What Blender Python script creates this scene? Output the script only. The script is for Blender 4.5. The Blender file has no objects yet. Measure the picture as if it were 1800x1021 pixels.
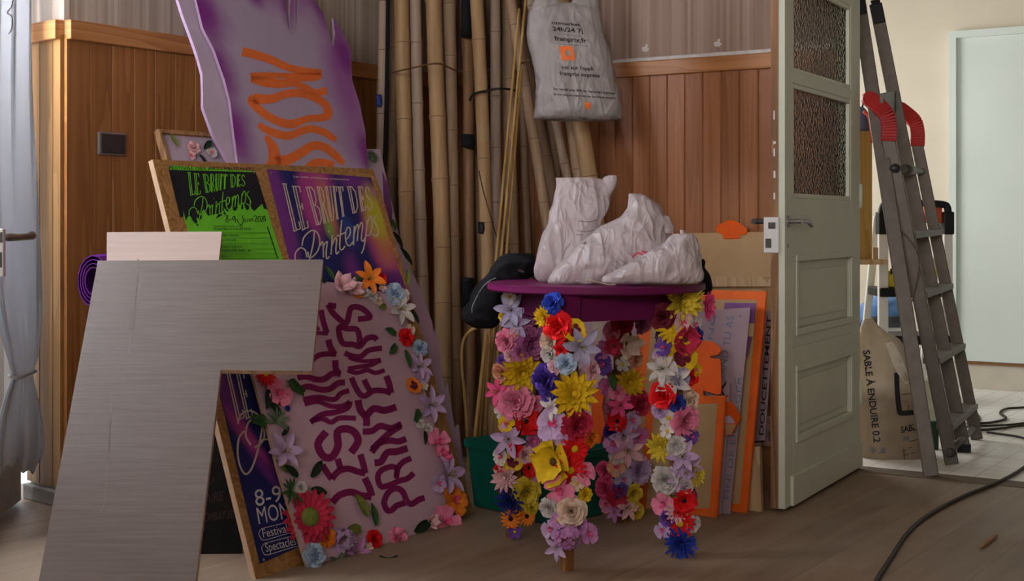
import bpy, bmesh, math, random
from mathutils import Vector as V, Matrix, noise
from mathutils.geometry import tessellate_polygon
from mathutils.bvhtree import BVHTree

# ------------------------------------------------------------------ camera, sky, lights, exposure
SC = bpy.context.scene
COL = SC.collection
CAMZ, F, CX, HY = 0.95, 2480.0, 900.0, 388.0
cd = bpy.data.cameras.new('camera'); cam = bpy.data.objects.new('camera', cd); COL.objects.link(cam)
cam.location = (0, 0, CAMZ); cam.rotation_euler = (math.pi/2, 0, 0)
cd.sensor_width = 36; cd.lens = F/1800*36; cd.shift_y = -(510.5-HY)/1800.0; cd.clip_start = .05
SC.camera = cam
SC.view_settings.view_transform = 'Standard'; SC.view_settings.look = 'None'
SC.view_settings.exposure = 0.0; SC.view_settings.gamma = 1.0
SC.view_settings.use_curve_mapping = False
SC.cycles.max_bounces = 8
world = bpy.data.worlds.new('sky'); SC.world = world; world.use_nodes = True
world.node_tree.nodes['Background'].inputs[0].default_value = (.80, .88, 1, 1)
world.node_tree.nodes['Background'].inputs[1].default_value = 2.2

uL = V((.545, .838, 0)).normalized()          # along the left wall, away from the camera
uR = V((uL.y, -uL.x, 0))                      # along the right wall, towards the right
K = V((-.363, 6.446, 0))                      # room corner behind the bamboo
def W(p, q, z=0.): return K + uL*p + uR*q + V((0, 0, z))
UP = V((0, 0, 1))

def area(name, loc, aim, sx, sy, power, col):
    l = bpy.data.lights.new(name, 'AREA'); l.shape = 'RECTANGLE'; l.size = sx; l.size_y = sy
    l.energy = power; l.color = col
    o = bpy.data.objects.new(name, l); COL.objects.link(o); o.location = loc
    o.rotation_euler = (V(aim)).to_track_quat('-Z', 'Y').to_euler()
    return o
# daylight entering through the windows of the left facade and of the back room, plus an added rear fill
area('daylight_window_near', W(-5.75, -.15, 1.75), uR, 1.45, 1.0, 14, (1, .96, .95))
area('daylight_window_far', W(-2.92, -.17, 1.88), uR-UP*.15, 1.0, .95, 118, (.92, .95, 1))
area('daylight_back_room', W(1.55, .06, 1.45), uR-UP*.35, 1.6, 1.5, 60, (1, .985, .97))
area('added_rear_fill', W(-7.9, 3.9, 1.85), uL, 2.6, 1.1, 185, (1, .95, .93))  # fill light added behind the camera; the rear wall has no window

# ------------------------------------------------------------------ helpers
def at(px, py, Y): return V(((px-CX)/F*Y, Y, CAMZ+(HY-py)/F*Y))
def ray(px, py): return V(((px-CX)/F, 1, (HY-py)/F))
C0 = V((0, 0, CAMZ))
def onfloor(px, py): return C0 + ray(px, py)*(CAMZ*F/(py-HY))

class Pl:
    def __init__(s, o, u, v):
        s.o = V(o); s.u = V(u).normalized(); s.v = V(v).normalized(); s.n = s.u.cross(s.v).normalized()
    def hit(s, px, py, h=0.):
        d = ray(px, py); t = (s.o + s.n*h - C0).dot(s.n)/d.dot(s.n)
        return C0 + d*t
    def ab(s, P): return ((P-s.o).dot(s.u), (P-s.o).dot(s.v))
    def w(s, a, b, h=0.): return s.o + s.u*a + s.v*b + s.n*h
    def proj(s, h=0.001): return lambda x, y: s.hit(x, y, h)

def tag(o, label=None, cat=None, group=None, kind=None):
    if label: o['label'] = label
    if cat: o['category'] = cat
    if group: o['group'] = group
    if kind: o['kind'] = kind
    return o
def thing(name, loc, label, cat, group=None):
    o = bpy.data.objects.new(name, None); o.empty_display_size = .05
    COL.objects.link(o); o.location = loc
    return tag(o, label, cat, group)
def abs_loc(o):
    p = V((0, 0, 0))
    while o: p += o.location; o = o.parent
    return p
def mob(name, verts, faces, mat, root=None, uv=None, smooth=False, mats=None, mi=None, loc=None):
    """one mesh object from world coordinates"""
    base = abs_loc(root) if root else V((0, 0, 0))
    if loc is not None: base = base*0 + V(loc)
    m = bpy.data.meshes.new(name)
    m.from_pydata([tuple(V(v)-base) for v in verts], [], faces)
    for mm in (mats or [mat]): m.materials.append(mm)
    if mi: m.polygons.foreach_set('material_index', mi)
    if uv:
        l = m.uv_layers.new(name='uv')
        for lp in m.loops: l.data[lp.index].uv = uv[lp.vertex_index]
    if smooth: m.polygons.foreach_set('use_smooth', [True]*len(m.polygons))
    m.update()
    o = bpy.data.objects.new(name, m); COL.objects.link(o)
    if root: o.parent = root
    if loc is not None:
        o.location = V(loc) - (abs_loc(root) if root else V((0, 0, 0)))
    return o
class MB:
    def __init__(s): s.v = []; s.f = []; s.mi = []
    def add(s, v, f, mi=0):
        n = len(s.v); s.v += [V(x) for x in v]; s.f += [tuple(i+n for i in q) for q in f]; s.mi += [mi]*len(f)
    def box(s, c, ax, ay, az, mi=0):
        """centre and three half-axis vectors"""
        c = V(c); ax = V(ax); ay = V(ay); az = V(az)
        v = [c+ax*i+ay*j+az*k for i in (-1, 1) for j in (-1, 1) for k in (-1, 1)]
        s.add(v, [(0, 1, 3, 2), (4, 6, 7, 5), (0, 4, 5, 1), (2, 3, 7, 6), (0, 2, 6, 4), (1, 5, 7, 3)], mi)
    def aabb(s, lo, hi, mi=0):
        lo = V(lo); hi = V(hi); h = (hi-lo)/2
        s.box((lo+hi)/2, (h.x, 0, 0), (0, h.y, 0), (0, 0, h.z), mi)
    def beam(s, A, B, w, d, side=(1, 0, 0), mi=0):
        A = V(A); B = V(B); t = (B-A).normalized(); x = V(side); x = (x-t*x.dot(t)).normalized(); y = t.cross(x)
        s.box((A+B)/2, x*w/2, y*d/2, (B-A)/2, mi)
    def tube(s, pts, r, n=8, mi=0, caps=True):
        pts = [V(p) for p in pts]; rs = r if isinstance(r, (list, tuple)) else [r]*len(pts)
        v = []; f = []
        t0 = (pts[1]-pts[0]).normalized(); x = t0.orthogonal().normalized()
        for i, p in enumerate(pts):
            t = (pts[min(i+1, len(pts)-1)]-pts[max(i-1, 0)]).normalized()
            x = (x-t*x.dot(t)).normalized(); y = t.cross(x)
            for k in range(n):
                a = 2*math.pi*k/n; v.append(p+(x*math.cos(a)+y*math.sin(a))*rs[i])
        for i in range(len(pts)-1):
            for k in range(n):
                f.append((i*n+k, i*n+(k+1) % n, (i+1)*n+(k+1) % n, (i+1)*n+k))
        if caps: f += [tuple(range(n))[::-1], tuple((len(pts)-1)*n+k for k in range(n))]
        s.add(v, f, mi)
    def disc(s, c, nrm, r, h, n=24, mi=0):
        c = V(c); nrm = V(nrm).normalized(); s.tube([c, c+nrm*h], r, n, mi)
    def build(s, name, mat, root=None, smooth=False, mats=None, loc=None, bevel=0):
        o = mob(name, s.v, s.f, mat, root, None, smooth, mats, s.mi if mats else None, loc)
        if bevel:
            b = o.modifiers.new('bevel', 'BEVEL'); b.width = bevel; b.segments = 2; b.limit_method = 'ANGLE'
        return o
def auto_smooth(o, ang=40):
    m = o.data; m.polygons.foreach_set('use_smooth', [True]*len(m.polygons))
    m.set_sharp_from_angle(angle=math.radians(ang)); return o
def cr(pts, n=6, closed=False):
    """Catmull-Rom through tuples of any length"""
    P = [tuple(p) for p in pts]; out = []; N = len(P)
    segs = N if closed else N-1
    for i in range(segs):
        g = (lambda k: P[k % N]) if closed else (lambda k: P[max(0, min(N-1, k))])
        p0, p1, p2, p3 = g(i-1), g(i), g(i+1), g(i+2)
        for k in range(n):
            t = k/n
            out.append(tuple(.5*((2*b)+(-a+c)*t+(2*a-5*b+4*c-d)*t*t+(-a+3*b-3*c+d)*t**3) for a, b, c, d in zip(p0, p1, p2, p3)))
    if not closed: out.append(P[-1])
    return out
def tess(pts2):
    return tessellate_polygon([[V((p[0], p[1], 0)) for p in pts2]])
def plate(name, pts, pl, t, mat, root=None, edge=None, h=0., loc=None, n=0):
    """a board of thickness t: front outline traced in pixels, seated on plane pl"""
    if n: pts = cr(pts, n, True)
    fr = [pl.hit(x, y, h) for x, y in pts]; bk = [p-pl.n*t for p in fr]
    N = len(pts); ab = [pl.ab(p) for p in fr]
    tr = tess(ab)
    f = []; mi = []
    for a, b, c in tr:
        A, B, Cc = fr[a], fr[b], fr[c]
        if (B-A).cross(Cc-A).dot(pl.n) < 0: a, c = c, a
        f.append((a, b, c)); mi.append(0); f.append((c+N, b+N, a+N)); mi.append(0)
    for i in range(N):
        j = (i+1) % N; f.append((i, i+N, j+N, j)); mi.append(1)
    o = mob(name, fr+bk, f, mat, root, ab+ab, False, [mat, edge or mat], mi, loc)
    bm = bmesh.new(); bm.from_mesh(o.data); bmesh.ops.recalc_face_normals(bm, faces=bm.faces); bm.to_mesh(o.data); bm.free()
    return o
def px_poly(name, polys, proj, mat, root, smooth_n=0):
    v = []; f = []; uv = []
    for pts in polys:
        if smooth_n: pts = cr(pts, smooth_n, True)
        n = len(v); v += [proj(x, y) for x, y in pts]; uv += [(x/1000, y/1000) for x, y in pts]
        for t in tess(pts): f.append(tuple(i+n for i in t))
    return mob(name, v, f, mat, root, uv)
def ribbon(pts, w, n=5):
    P = cr(pts, n) if n > 1 and len(pts) > 2 else [tuple(p) for p in pts]
    ws = w if isinstance(w, (list, tuple)) else [w]*len(P)
    if len(ws) != len(P):
        m = len(ws)-1; ws = [ws[min(m, int(i/(len(P)-1)*m))]*(1-((i/(len(P)-1)*m) % 1)) + ws[min(m, int(i/(len(P)-1)*m)+1)]*((i/(len(P)-1)*m) % 1) for i in range(len(P))]
    L = []; R = []
    for i, (x, y) in enumerate(P):
        a = P[max(0, i-1)]; b = P[min(len(P)-1, i+1)]
        dx, dy = b[0]-a[0], b[1]-a[1]; d = math.hypot(dx, dy) or 1
        nx, ny = -dy/d*ws[i]/2, dx/d*ws[i]/2
        L.append((x+nx, y+ny)); R.append((x-nx, y-ny))
    return L, R
def px_strokes(name, strokes, proj, mat, root, n=5):
    v = []; f = []
    for pts, w in strokes:
        L, R = ribbon(pts, w, n); b = len(v); k = len(L)
        v += [proj(*p) for p in L]+[proj(*p) for p in R]
        f += [(b+i, b+i+1, b+k+i+1, b+k+i) for i in range(k-1)]
    return mob(name, v, f, mat, root)
def text2d(s, bold=0.):
    c = bpy.data.curves.new('t', 'FONT'); c.body = s; c.resolution_u = 3; c.offset = bold
    o = bpy.data.objects.new('t', c); COL.objects.link(o)
    bpy.context.view_layer.update()
    m = bpy.data.meshes.new_from_object(o.evaluated_get(bpy.context.evaluated_depsgraph_get()))
    v = [(q.co.x, q.co.y) for q in m.vertices]; f = [tuple(p.vertices) for p in m.polygons]
    bpy.data.objects.remove(o); bpy.data.curves.remove(c); bpy.data.meshes.remove(m)
    return v, f
def px_text(name, items, proj, mat, root, bold=0.):
    """items: (string, start px, end px, px of the cap height above start)"""
    o = None
    for s, a, b, u in items:
        V_ = []; F_ = []
        v, f = text2d(s, bold)
        x0 = min(p[0] for p in v); x1 = max(p[0] for p in v); n = len(V_)
        for x, y in v:
            t = (x-x0)/(x1-x0); k = y/.70
            V_.append(proj(a[0]+(b[0]-a[0])*t+(u[0]-a[0])*k, a[1]+(b[1]-a[1])*t+(u[1]-a[1])*k))
        F_ += [tuple(i+n for i in q) for q in f]
        o = mob(name, V_, F_, mat, root)
    return o
def surf_proj(o, off=.002, back=None):
    """project pixels onto a built object's own surface (prints on bags)"""
    dg = bpy.context.evaluated_depsgraph_get(); bpy.context.view_layer.update()
    m = o.data; base = abs_loc(o)
    tree = BVHTree.FromPolygons([v.co+base for v in m.vertices], [tuple(p.vertices) for p in m.polygons])
    def f(x, y):
        d = ray(x, y).normalized(); h = tree.ray_cast(C0, d)
        if h[0] is None: return at(x, y, back)
        return h[0]-d*off
    return f

# ------------------------------------------------------------------ materials
def nt(name):
    m = bpy.data.materials.new(name); m.use_nodes = True
    return m, m.node_tree, m.node_tree.nodes['Principled BSDF']
def N(t, typ, **kw):
    n = t.nodes.new(typ)
    for k, v in kw.items(): setattr(n, k, v)
    return n
def c4(c): return (c[0], c[1], c[2], 1)
_mc = {}
def flat(name, col, rough=.6, var=.12, scale=30., metal=0., spec=.2, bump=0., sheen=0):
    if name in _mc: return _mc[name]
    m, t, b = nt(name)
    no = N(t, 'ShaderNodeTexNoise'); no.inputs['Scale'].default_value = scale; no.inputs['Detail'].default_value = 4
    tc = N(t, 'ShaderNodeTexCoord'); t.links.new(tc.outputs['Object'], no.inputs['Vector'])
    r = N(t, 'ShaderNodeValToRGB'); r.color_ramp.elements[0].position = .3; r.color_ramp.elements[1].position = .7
    r.color_ramp.elements[0].color = c4([x*(1-var) for x in col]); r.color_ramp.elements[1].color = c4([min(1, x*(1+var)) for x in col])
    t.links.new(no.outputs['Fac'], r.inputs[0]); t.links.new(r.outputs[0], b.inputs['Base Color'])
    b.inputs['Roughness'].default_value = rough; b.inputs['Metallic'].default_value = metal
    b.inputs['Specular IOR Level'].default_value = spec
    if bump:
        bp = N(t, 'ShaderNodeBump'); bp.inputs['Strength'].default_value = bump; bp.inputs['Distance'].default_value = .01
        t.links.new(no.outputs['Fac'], bp.inputs['Height']); t.links.new(bp.outputs[0], b.inputs['Normal'])
    _mc[name] = m; return m
def math_n(t, op, a, b=None, c=None):
    n = N(t, 'ShaderNodeMath', operation=op)
    for i, x in enumerate((a, b, c)):
        if x is None: continue
        if isinstance(x, (int, float)): n.inputs[i].default_value = x
        else: t.links.new(x, n.inputs[i])
    return n.outputs[0]
def mixc(t, fac, a, b):
    n = N(t, 'ShaderNodeMix', data_type='RGBA')
    for i, x in ((0, fac), (6, a), (7, b)):
        if isinstance(x, (int, float)): n.inputs[i].default_value = x
        elif isinstance(x, (tuple, list)): n.inputs[i].default_value = c4(x)
        else: t.links.new(x, n.inputs[i])
    return n.outputs[2]
def ramp(t, fac, stops, const=False):
    r = N(t, 'ShaderNodeValToRGB'); e = r.color_ramp.elements
    if const: r.color_ramp.interpolation = 'CONSTANT'
    while len(e) < len(stops): e.new(.5)
    for k, (p, c) in enumerate(stops): e[k].position = p; e[k].color = c4(c)
    t.links.new(fac, r.inputs[0]); return r.outputs[0]
def wood(name, dark, mid, light, plank=0., coord='Object', along=2, across=0, rough=.4, grain=38., stretch=.05, pvar=.35, spec=.25, knots=True):
    """planked or plain wood; along/across are axes of the coordinate"""
    m, t, b = nt(name)
    tc = N(t, 'ShaderNodeTexCoord')
    sep = N(t, 'ShaderNodeSeparateXYZ'); t.links.new(tc.outputs[coord], sep.inputs[0])
    a = sep.outputs[along]; c = sep.outputs[across]
    if plank:
        idx = math_n(t, 'FLOOR', math_n(t, 'DIVIDE', c, plank))
        wn = N(t, 'ShaderNodeTexWhiteNoise', noise_dimensions='1D'); t.links.new(idx, wn.inputs['W'])
        rnd = wn.outputs['Value']
    cmb = N(t, 'ShaderNodeCombineXYZ')
    t.links.new(c, cmb.inputs[0]); t.links.new(math_n(t, 'MULTIPLY', a, stretch), cmb.inputs[1])
    if plank: t.links.new(math_n(t, 'MULTIPLY', rnd, 13.0), cmb.inputs[2])
    n1 = N(t, 'ShaderNodeTexNoise'); n1.inputs['Scale'].default_value = grain; n1.inputs['Detail'].default_value = 5; n1.inputs['Distortion'].default_value = .6
    t.links.new(cmb.outputs[0], n1.inputs['Vector'])
    fac = n1.outputs['Fac']
    if knots:
        wv = N(t, 'ShaderNodeTexNoise'); wv.inputs['Scale'].default_value = grain*.28; wv.inputs['Detail'].default_value = 1.5
        t.links.new(cmb.outputs[0], wv.inputs['Vector'])
        rings = math_n(t, 'FRACT', math_n(t, 'MULTIPLY', wv.outputs['Fac'], 9.0))
        fac = math_n(t, 'ADD', math_n(t, 'MULTIPLY', fac, .6), math_n(t, 'MULTIPLY', rings, .4))
    col = ramp(t, fac, [(.25, dark), (.5, mid), (.78, light)])
    if plank:
        k = math_n(t, 'ADD', math_n(t, 'MULTIPLY', rnd, pvar), 1-pvar/2)
        hs = N(t, 'ShaderNodeHueSaturation'); t.links.new(k, hs.inputs['Value']); t.links.new(col, hs.inputs['Color']); col = hs.outputs[0]
    t.links.new(col, b.inputs['Base Color'])
    b.inputs['Roughness'].default_value = rough; b.inputs['Specular IOR Level'].default_value = spec
    bp = N(t, 'ShaderNodeBump'); bp.inputs['Strength'].default_value = .12; bp.inputs['Distance'].default_value = .004
    t.links.new(n1.outputs['Fac'], bp.inputs['Height']); t.links.new(bp.outputs[0], b.inputs['Normal'])
    return m
def blobs(name, base, lst, rough=.55, spec=.15):
    """painted colour clouds; coordinates are the board's own UV in metres: (a, b, ra, rb, angle, colour, softness)"""
    m, t, b = nt(name)
    uv = N(t, 'ShaderNodeUVMap'); uv.uv_map = 'uv'
    no = N(t, 'ShaderNodeTexNoise'); no.inputs['Scale'].default_value = 9; no.inputs['Detail'].default_value = 3
    t.links.new(uv.outputs[0], no.inputs['Vector'])
    col = None
    for (a, bb, ra, rb, ang, c, soft) in lst:
        mp = N(t, 'ShaderNodeMapping', vector_type='TEXTURE')
        mp.inputs['Location'].default_value = (a, bb, 0); mp.inputs['Rotation'].default_value = (0, 0, ang); mp.inputs['Scale'].default_value = (ra, rb, 1)
        t.links.new(uv.outputs[0], mp.inputs['Vector'])
        ln = N(t, 'ShaderNodeVectorMath', operation='LENGTH'); t.links.new(mp.outputs[0], ln.inputs[0])
        d = math_n(t, 'ADD', ln.outputs['Value'], math_n(t, 'MULTIPLY', math_n(t, 'SUBTRACT', no.outputs['Fac'], .5), .5))
        mr = N(t, 'ShaderNodeMapRange', interpolation_type='SMOOTHSTEP')
        mr.inputs['From Min'].default_value = 1-soft; mr.inputs['From Max'].default_value = 1.0
        mr.inputs['To Min'].default_value = 1; mr.inputs['To Max'].default_value = 0
        t.links.new(d, mr.inputs['Value'])
        col = mixc(t, mr.outputs[0], col if col is not None else base, c)
    t.links.new(col, b.inputs['Base Color'])
    b.inputs['Roughness'].default_value = rough; b.inputs['Specular IOR Level'].default_value = spec
    return m

M = {}
M['pine_left'] = wood('pine_panelling_left', (.255, .100, .028), (.325, .135, .038), (.375, .165, .050), .097, rough=.40, pvar=.16, stretch=.035)
M['pine_right'] = wood('pine_panelling_right', (.275, .105, .042), (.335, .135, .055), (.385, .165, .074), .080, rough=.40, pvar=.20, stretch=.035)
M['pine_reveal'] = wood('pine_panelling_reveal', (.25, .125, .042), (.30, .155, .052), (.345, .185, .065), .085, rough=.45, pvar=.12, stretch=.035)
M['rail'] = wood('pine_rail', (.34, .13, .045), (.44, .19, .065), (.52, .25, .09), 0, along=0, across=2, rough=.35)
def wallpaper(name, tint=(1, 1, 1)):
    m, t, b = nt(name); tc = N(t, 'ShaderNodeTexCoord'); sep = N(t, 'ShaderNodeSeparateXYZ'); t.links.new(tc.outputs['Object'], sep.inputs[0])
    w1 = N(t, 'ShaderNodeTexWhiteNoise', noise_dimensions='1D')
    x = math_n(t, 'ADD', sep.outputs[0], 0.0)
    t.links.new(math_n(t, 'FLOOR', math_n(t, 'MULTIPLY', x, 70.)), w1.inputs['W'])
    c1 = ramp(t, w1.outputs['Value'], [(p, [a*b for a, b in zip(c, tint)]) for p, c in [(0, (.33, .255, .20)), (.3, (.46, .37, .30)), (.55, (.56, .48, .41)), (.8, (.42, .30, .24)), (.92, (.62, .55, .48))]], True)
    no = N(t, 'ShaderNodeTexNoise', noise_dimensions='1D'); t.links.new(x, no.inputs['W']); no.inputs['Scale'].default_value = 26
    c = mixc(t, math_n(t, 'MULTIPLY', no.outputs['Fac'], .8), c1, [a*b for a, b in zip((.50, .42, .35), tint)])
    t.links.new(c, b.inputs['Base Color']); b.inputs['Roughness'].default_value = .8
    return m
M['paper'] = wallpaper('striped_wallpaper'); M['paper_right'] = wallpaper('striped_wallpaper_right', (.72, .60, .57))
M['white_bead'] = flat('white_bead', (.66, .62, .60), .5)
def floor_mat():
    m, t, b = nt('worn_plank_floor'); tc = N(t, 'ShaderNodeTexCoord')
    sep = N(t, 'ShaderNodeSeparateXYZ'); t.links.new(tc.outputs['Object'], sep.inputs[0])
    q = math_n(t, 'DIVIDE', sep.outputs[1], .20); idx = math_n(t, 'FLOOR', q); fr = math_n(t, 'FRACT', q)
    wn = N(t, 'ShaderNodeTexWhiteNoise', noise_dimensions='1D'); t.links.new(idx, wn.inputs['W'])
    cmb = N(t, 'ShaderNodeCombineXYZ'); t.links.new(math_n(t, 'MULTIPLY', sep.outputs[0], .09), cmb.inputs[0]); t.links.new(sep.outputs[1], cmb.inputs[1]); t.links.new(math_n(t, 'MULTIPLY', wn.outputs['Value'], 9.), cmb.inputs[2])
    n1 = N(t, 'ShaderNodeTexNoise'); n1.inputs['Scale'].default_value = 22; n1.inputs['Detail'].default_value = 6; t.links.new(cmb.outputs[0], n1.inputs['Vector'])
    col = ramp(t, n1.outputs['Fac'], [(.25, (.20, .128, .085)), (.5, (.265, .18, .122)), (.75, (.325, .235, .165))])
    n2 = N(t, 'ShaderNodeTexNoise'); n2.inputs['Scale'].default_value = 1.8; n2.inputs['Detail'].default_value = 5; t.links.new(tc.outputs['Object'], n2.inputs['Vector'])
    col = mixc(t, ramp(t, n2.outputs['Fac'], [(.42, (0, 0, 0)), (.68, (.7, .7, .7))]), col, (.33, .265, .20))
    hs = N(t, 'ShaderNodeHueSaturation'); t.links.new(math_n(t, 'ADD', math_n(t, 'MULTIPLY', wn.outputs['Value'], .18), .91), hs.inputs['Value']); t.links.new(col, hs.inputs['Color'])
    seam = math_n(t, 'LESS_THAN', fr, .012)
    col = mixc(t, math_n(t, 'MULTIPLY', seam, .55), hs.outputs[0], (.05, .035, .025))
    t.links.new(col, b.inputs['Base Color']); b.inputs['Roughness'].default_value = .52; b.inputs['Specular IOR Level'].default_value = .3
    bp = N(t, 'ShaderNodeBump'); bp.inputs['Strength'].default_value = .1; bp.inputs['Distance'].default_value = .003; t.links.new(n1.outputs['Fac'], bp.inputs['Height']); t.links.new(bp.outputs[0], b.inputs['Normal'])
    return m
M['floor'] = floor_mat()
def tile_mat():
    m, t, b = nt('small_beige_tiles'); tc = N(t, 'ShaderNodeTexCoord')
    br = N(t, 'ShaderNodeTexBrick'); br.offset = 0; br.inputs['Scale'].default_value = 1; br.inputs['Brick Width'].default_value = .10; br.inputs['Row Height'].default_value = .10
    br.inputs['Mortar Size'].default_value = .0022; br.inputs['Color1'].default_value = (.88, .86, .83, 1); br.inputs['Color2'].default_value = (.93, .91, .88, 1); br.inputs['Mortar'].default_value = (.50, .46, .41, 1)
    t.links.new(tc.outputs['Object'], br.inputs['Vector'])
    no = N(t, 'ShaderNodeTexNoise'); no.inputs['Scale'].default_value = 3; no.inputs['Detail'].default_value = 5; t.links.new(tc.outputs['Object'], no.inputs['Vector'])
    c = mixc(t, math_n(t, 'MULTIPLY', no.outputs['Fac'], .35), br.outputs['Color'], (.80, .75, .69))
    t.links.new(c, b.inputs['Base Color']); b.inputs['Roughness'].default_value = .5
    return m
M['tile'] = tile_mat()
M['cream'] = flat('cream_paint', (.72, .66, .54), .7, .03, 3)
M['mint_wall'] = flat('pale_mint_paint', (.69, .78, .74), .6, .03, 2)
M['mint_door'] = flat('green_door_paint', (.60, .63, .51), .45, .05, 5)
M['ceil'] = flat('ceiling_white', (.40, .36, .32), .9, .03, 2)
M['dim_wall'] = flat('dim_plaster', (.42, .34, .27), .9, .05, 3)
M['white'] = flat('white_paint', (.72, .71, .70), .5, .05, 8)
M['offwhite'] = flat('offwhite_skirting', (.60, .56, .47), .6, .08, 6)
M['greywood'] = flat('grey_painted_wood', (.50, .48, .46), .55, .15, 10)
M['raw'] = wood('raw_door_edge', (.14, .07, .035), (.22, .11, .05), (.34, .2, .11), 0, rough=.7)
M['ply'] = wood('grey_veneer_plywood', (.085, .052, .041), (.112, .075, .062), (.14, .10, .086), 0, coord='UV', along=0, across=1, rough=.5, grain=170, stretch=.035, knots=False, spec=.5)
_b = M['ply'].node_tree.nodes['Principled BSDF']; _b.inputs['Coat Weight'].default_value = .8; _b.inputs['Coat IOR'].default_value = 1.7; _b.inputs['Coat Roughness'].default_value = .6
M['ply_pink'] = wood('pale_pink_plywood', (.50, .38, .33), (.57, .455, .41), (.62, .51, .47), 0, coord='UV', along=0, across=1, rough=.5, grain=40, stretch=.05, knots=False)
M['ply_edge'] = flat('plywood_edge', (.36, .24, .16), .7, .3, 60)
M['osb'] = wood('chipboard', (.26, .125, .038), (.36, .185, .06), (.46, .255, .095), 0, coord='UV', along=0, across=1, grain=48, stretch=.7, rough=.55)
M['paleedge'] = flat('pale_board_edge', (.50, .34, .22), .7, .1); M['lilac_edge'] = flat('lilac_board_edge', (.40, .27, .42), .7, .1)
M['softwood'] = wood('pale_softwood', (.40, .26, .13), (.52, .36, .20), (.60, .44, .27), 0, rough=.6)
M['brownwood'] = wood('brown_softwood', (.22, .11, .045), (.31, .165, .07), (.38, .22, .10), 0, rough=.6)
M['beige'] = flat('beige_board', (.51, .34, .18), .7, .05, 12)
M['beige2'] = flat('beige_card', (.50, .335, .17), .7, .06, 12)
M['orange'] = flat('orange_paint', (.80, .14, .015), .6, .08, 20)
M['orange2'] = flat('fluorescent_orange', (.74, .10, .004), .6, .05, 20)
M['orange_letter'] = flat('orange_letter_paint', (.74, .16, .035), .6, .08, 30)
M['lilac'] = flat('lilac_board', (.52, .42, .55), .65, .05, 12)
M['lilac_card'] = flat('lilac_card', (.40, .29, .33), .7, .05, 12)
M['pinklilac'] = flat('pink_lilac_board', (.60, .41, .50), .65, .05, 12)
M['purple_ink'] = flat('plum_letter_paint', (.22, .012, .10), .8, .1, 30)
M['violet'] = flat('violet_paint', (.19, .06, .22), .5, .08, 15)
M['table_purple'] = flat('purple_gloss_paint', (.115, .006, .060), .45, .06, 10, spec=.15)
M['green_bin'] = flat('green_plastic', (.004, .115, .082), .42, .05, 10)
M['black'] = flat('black_cloth', (.007, .007, .010), .8, .3, 40, bump=.3)
M['blackp'] = flat('black_plastic', (.014, .014, .016), .45, .1, 30)
M['chalk'] = flat('chalk_lines', (.085, .05, .05), .9)
M['chalkboard'] = flat('black_board', (.012, .011, .014), .7, .2)
M['alu'] = flat('aluminium', (.125, .11, .096), .48, .12, 25, metal=.55)
M['alu2'] = flat('worn_aluminium', (.15, .13, .115), .5, .2, 18, metal=.45)
M['redcap'] = flat('red_plastic', (.42, .025, .025), .45, .1, 20)
M['steel'] = flat('dull_steel', (.33, .32, .31), .35, .1, 20, metal=.8)
M['darkmetal'] = flat('dark_metal', (.09, .085, .085), .4, .2, 20, metal=.6)
M['cable'] = flat('dark_cable', (.045, .038, .032), .6)
M['twine'] = flat('brown_twine', (.14, .07, .035), .8)
M['cane'] = wood('yellow_cane', (.34, .2, .06), (.46, .29, .10), (.54, .36, .15), 0, rough=.5)
M['sandbag'] = None
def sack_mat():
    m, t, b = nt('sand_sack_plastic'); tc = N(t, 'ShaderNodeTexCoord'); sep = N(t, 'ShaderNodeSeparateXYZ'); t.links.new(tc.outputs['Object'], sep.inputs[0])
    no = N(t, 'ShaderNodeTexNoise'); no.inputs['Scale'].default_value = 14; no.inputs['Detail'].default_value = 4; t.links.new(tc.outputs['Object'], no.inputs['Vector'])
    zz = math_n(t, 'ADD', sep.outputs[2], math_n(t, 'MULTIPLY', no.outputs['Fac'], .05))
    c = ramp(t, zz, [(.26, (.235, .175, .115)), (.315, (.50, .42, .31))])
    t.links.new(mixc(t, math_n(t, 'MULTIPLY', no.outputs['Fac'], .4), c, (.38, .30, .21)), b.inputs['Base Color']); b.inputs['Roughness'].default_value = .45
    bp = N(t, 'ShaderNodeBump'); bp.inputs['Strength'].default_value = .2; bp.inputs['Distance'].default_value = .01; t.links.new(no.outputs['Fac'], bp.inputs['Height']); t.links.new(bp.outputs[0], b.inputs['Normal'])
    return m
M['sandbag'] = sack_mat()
M['ink'] = flat('black_print', (.02, .02, .022), .6)
M['greyink'] = flat('grey_print', (.16, .15, .16), .7)
M['blueink'] = flat('blue_grey_marker', (.16, .20, .30), .7)
M['cream_ink'] = flat('cream_print', (.62, .52, .42), .6)
M['white_ink'] = flat('white_print', (.68, .64, .64), .6)
M['green_ink'] = flat('green_print', (.16, .60, .03), .6)
M['green_paper'] = flat('fluorescent_green_paper', (.155, .58, .03), .6, .05)
M['dark_print'] = flat('black_poster_print', (.013, .013, .022), .5)
M['blue_cloth'] = flat('blue_plastic_bag', (.10, .22, .46), .5, .2, 20)
M['yellow_pl'] = flat('yellow_plastic', (.72, .58, .05), .45)
M['redthing'] = flat('red_orange_plastic', (.60, .10, .04), .5)
M['greyplastic'] = flat('grey_plastic', (.42, .42, .42), .5)
M['kraft'] = flat('barcode_label', (.62, .56, .50), .6)
M['plate_grey'] = flat('socket_frame_grey', (.30, .27, .26), .35, .05, metal=.4)
M['plate_dark'] = flat('socket_dark', (.055, .04, .038), .5)
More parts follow.
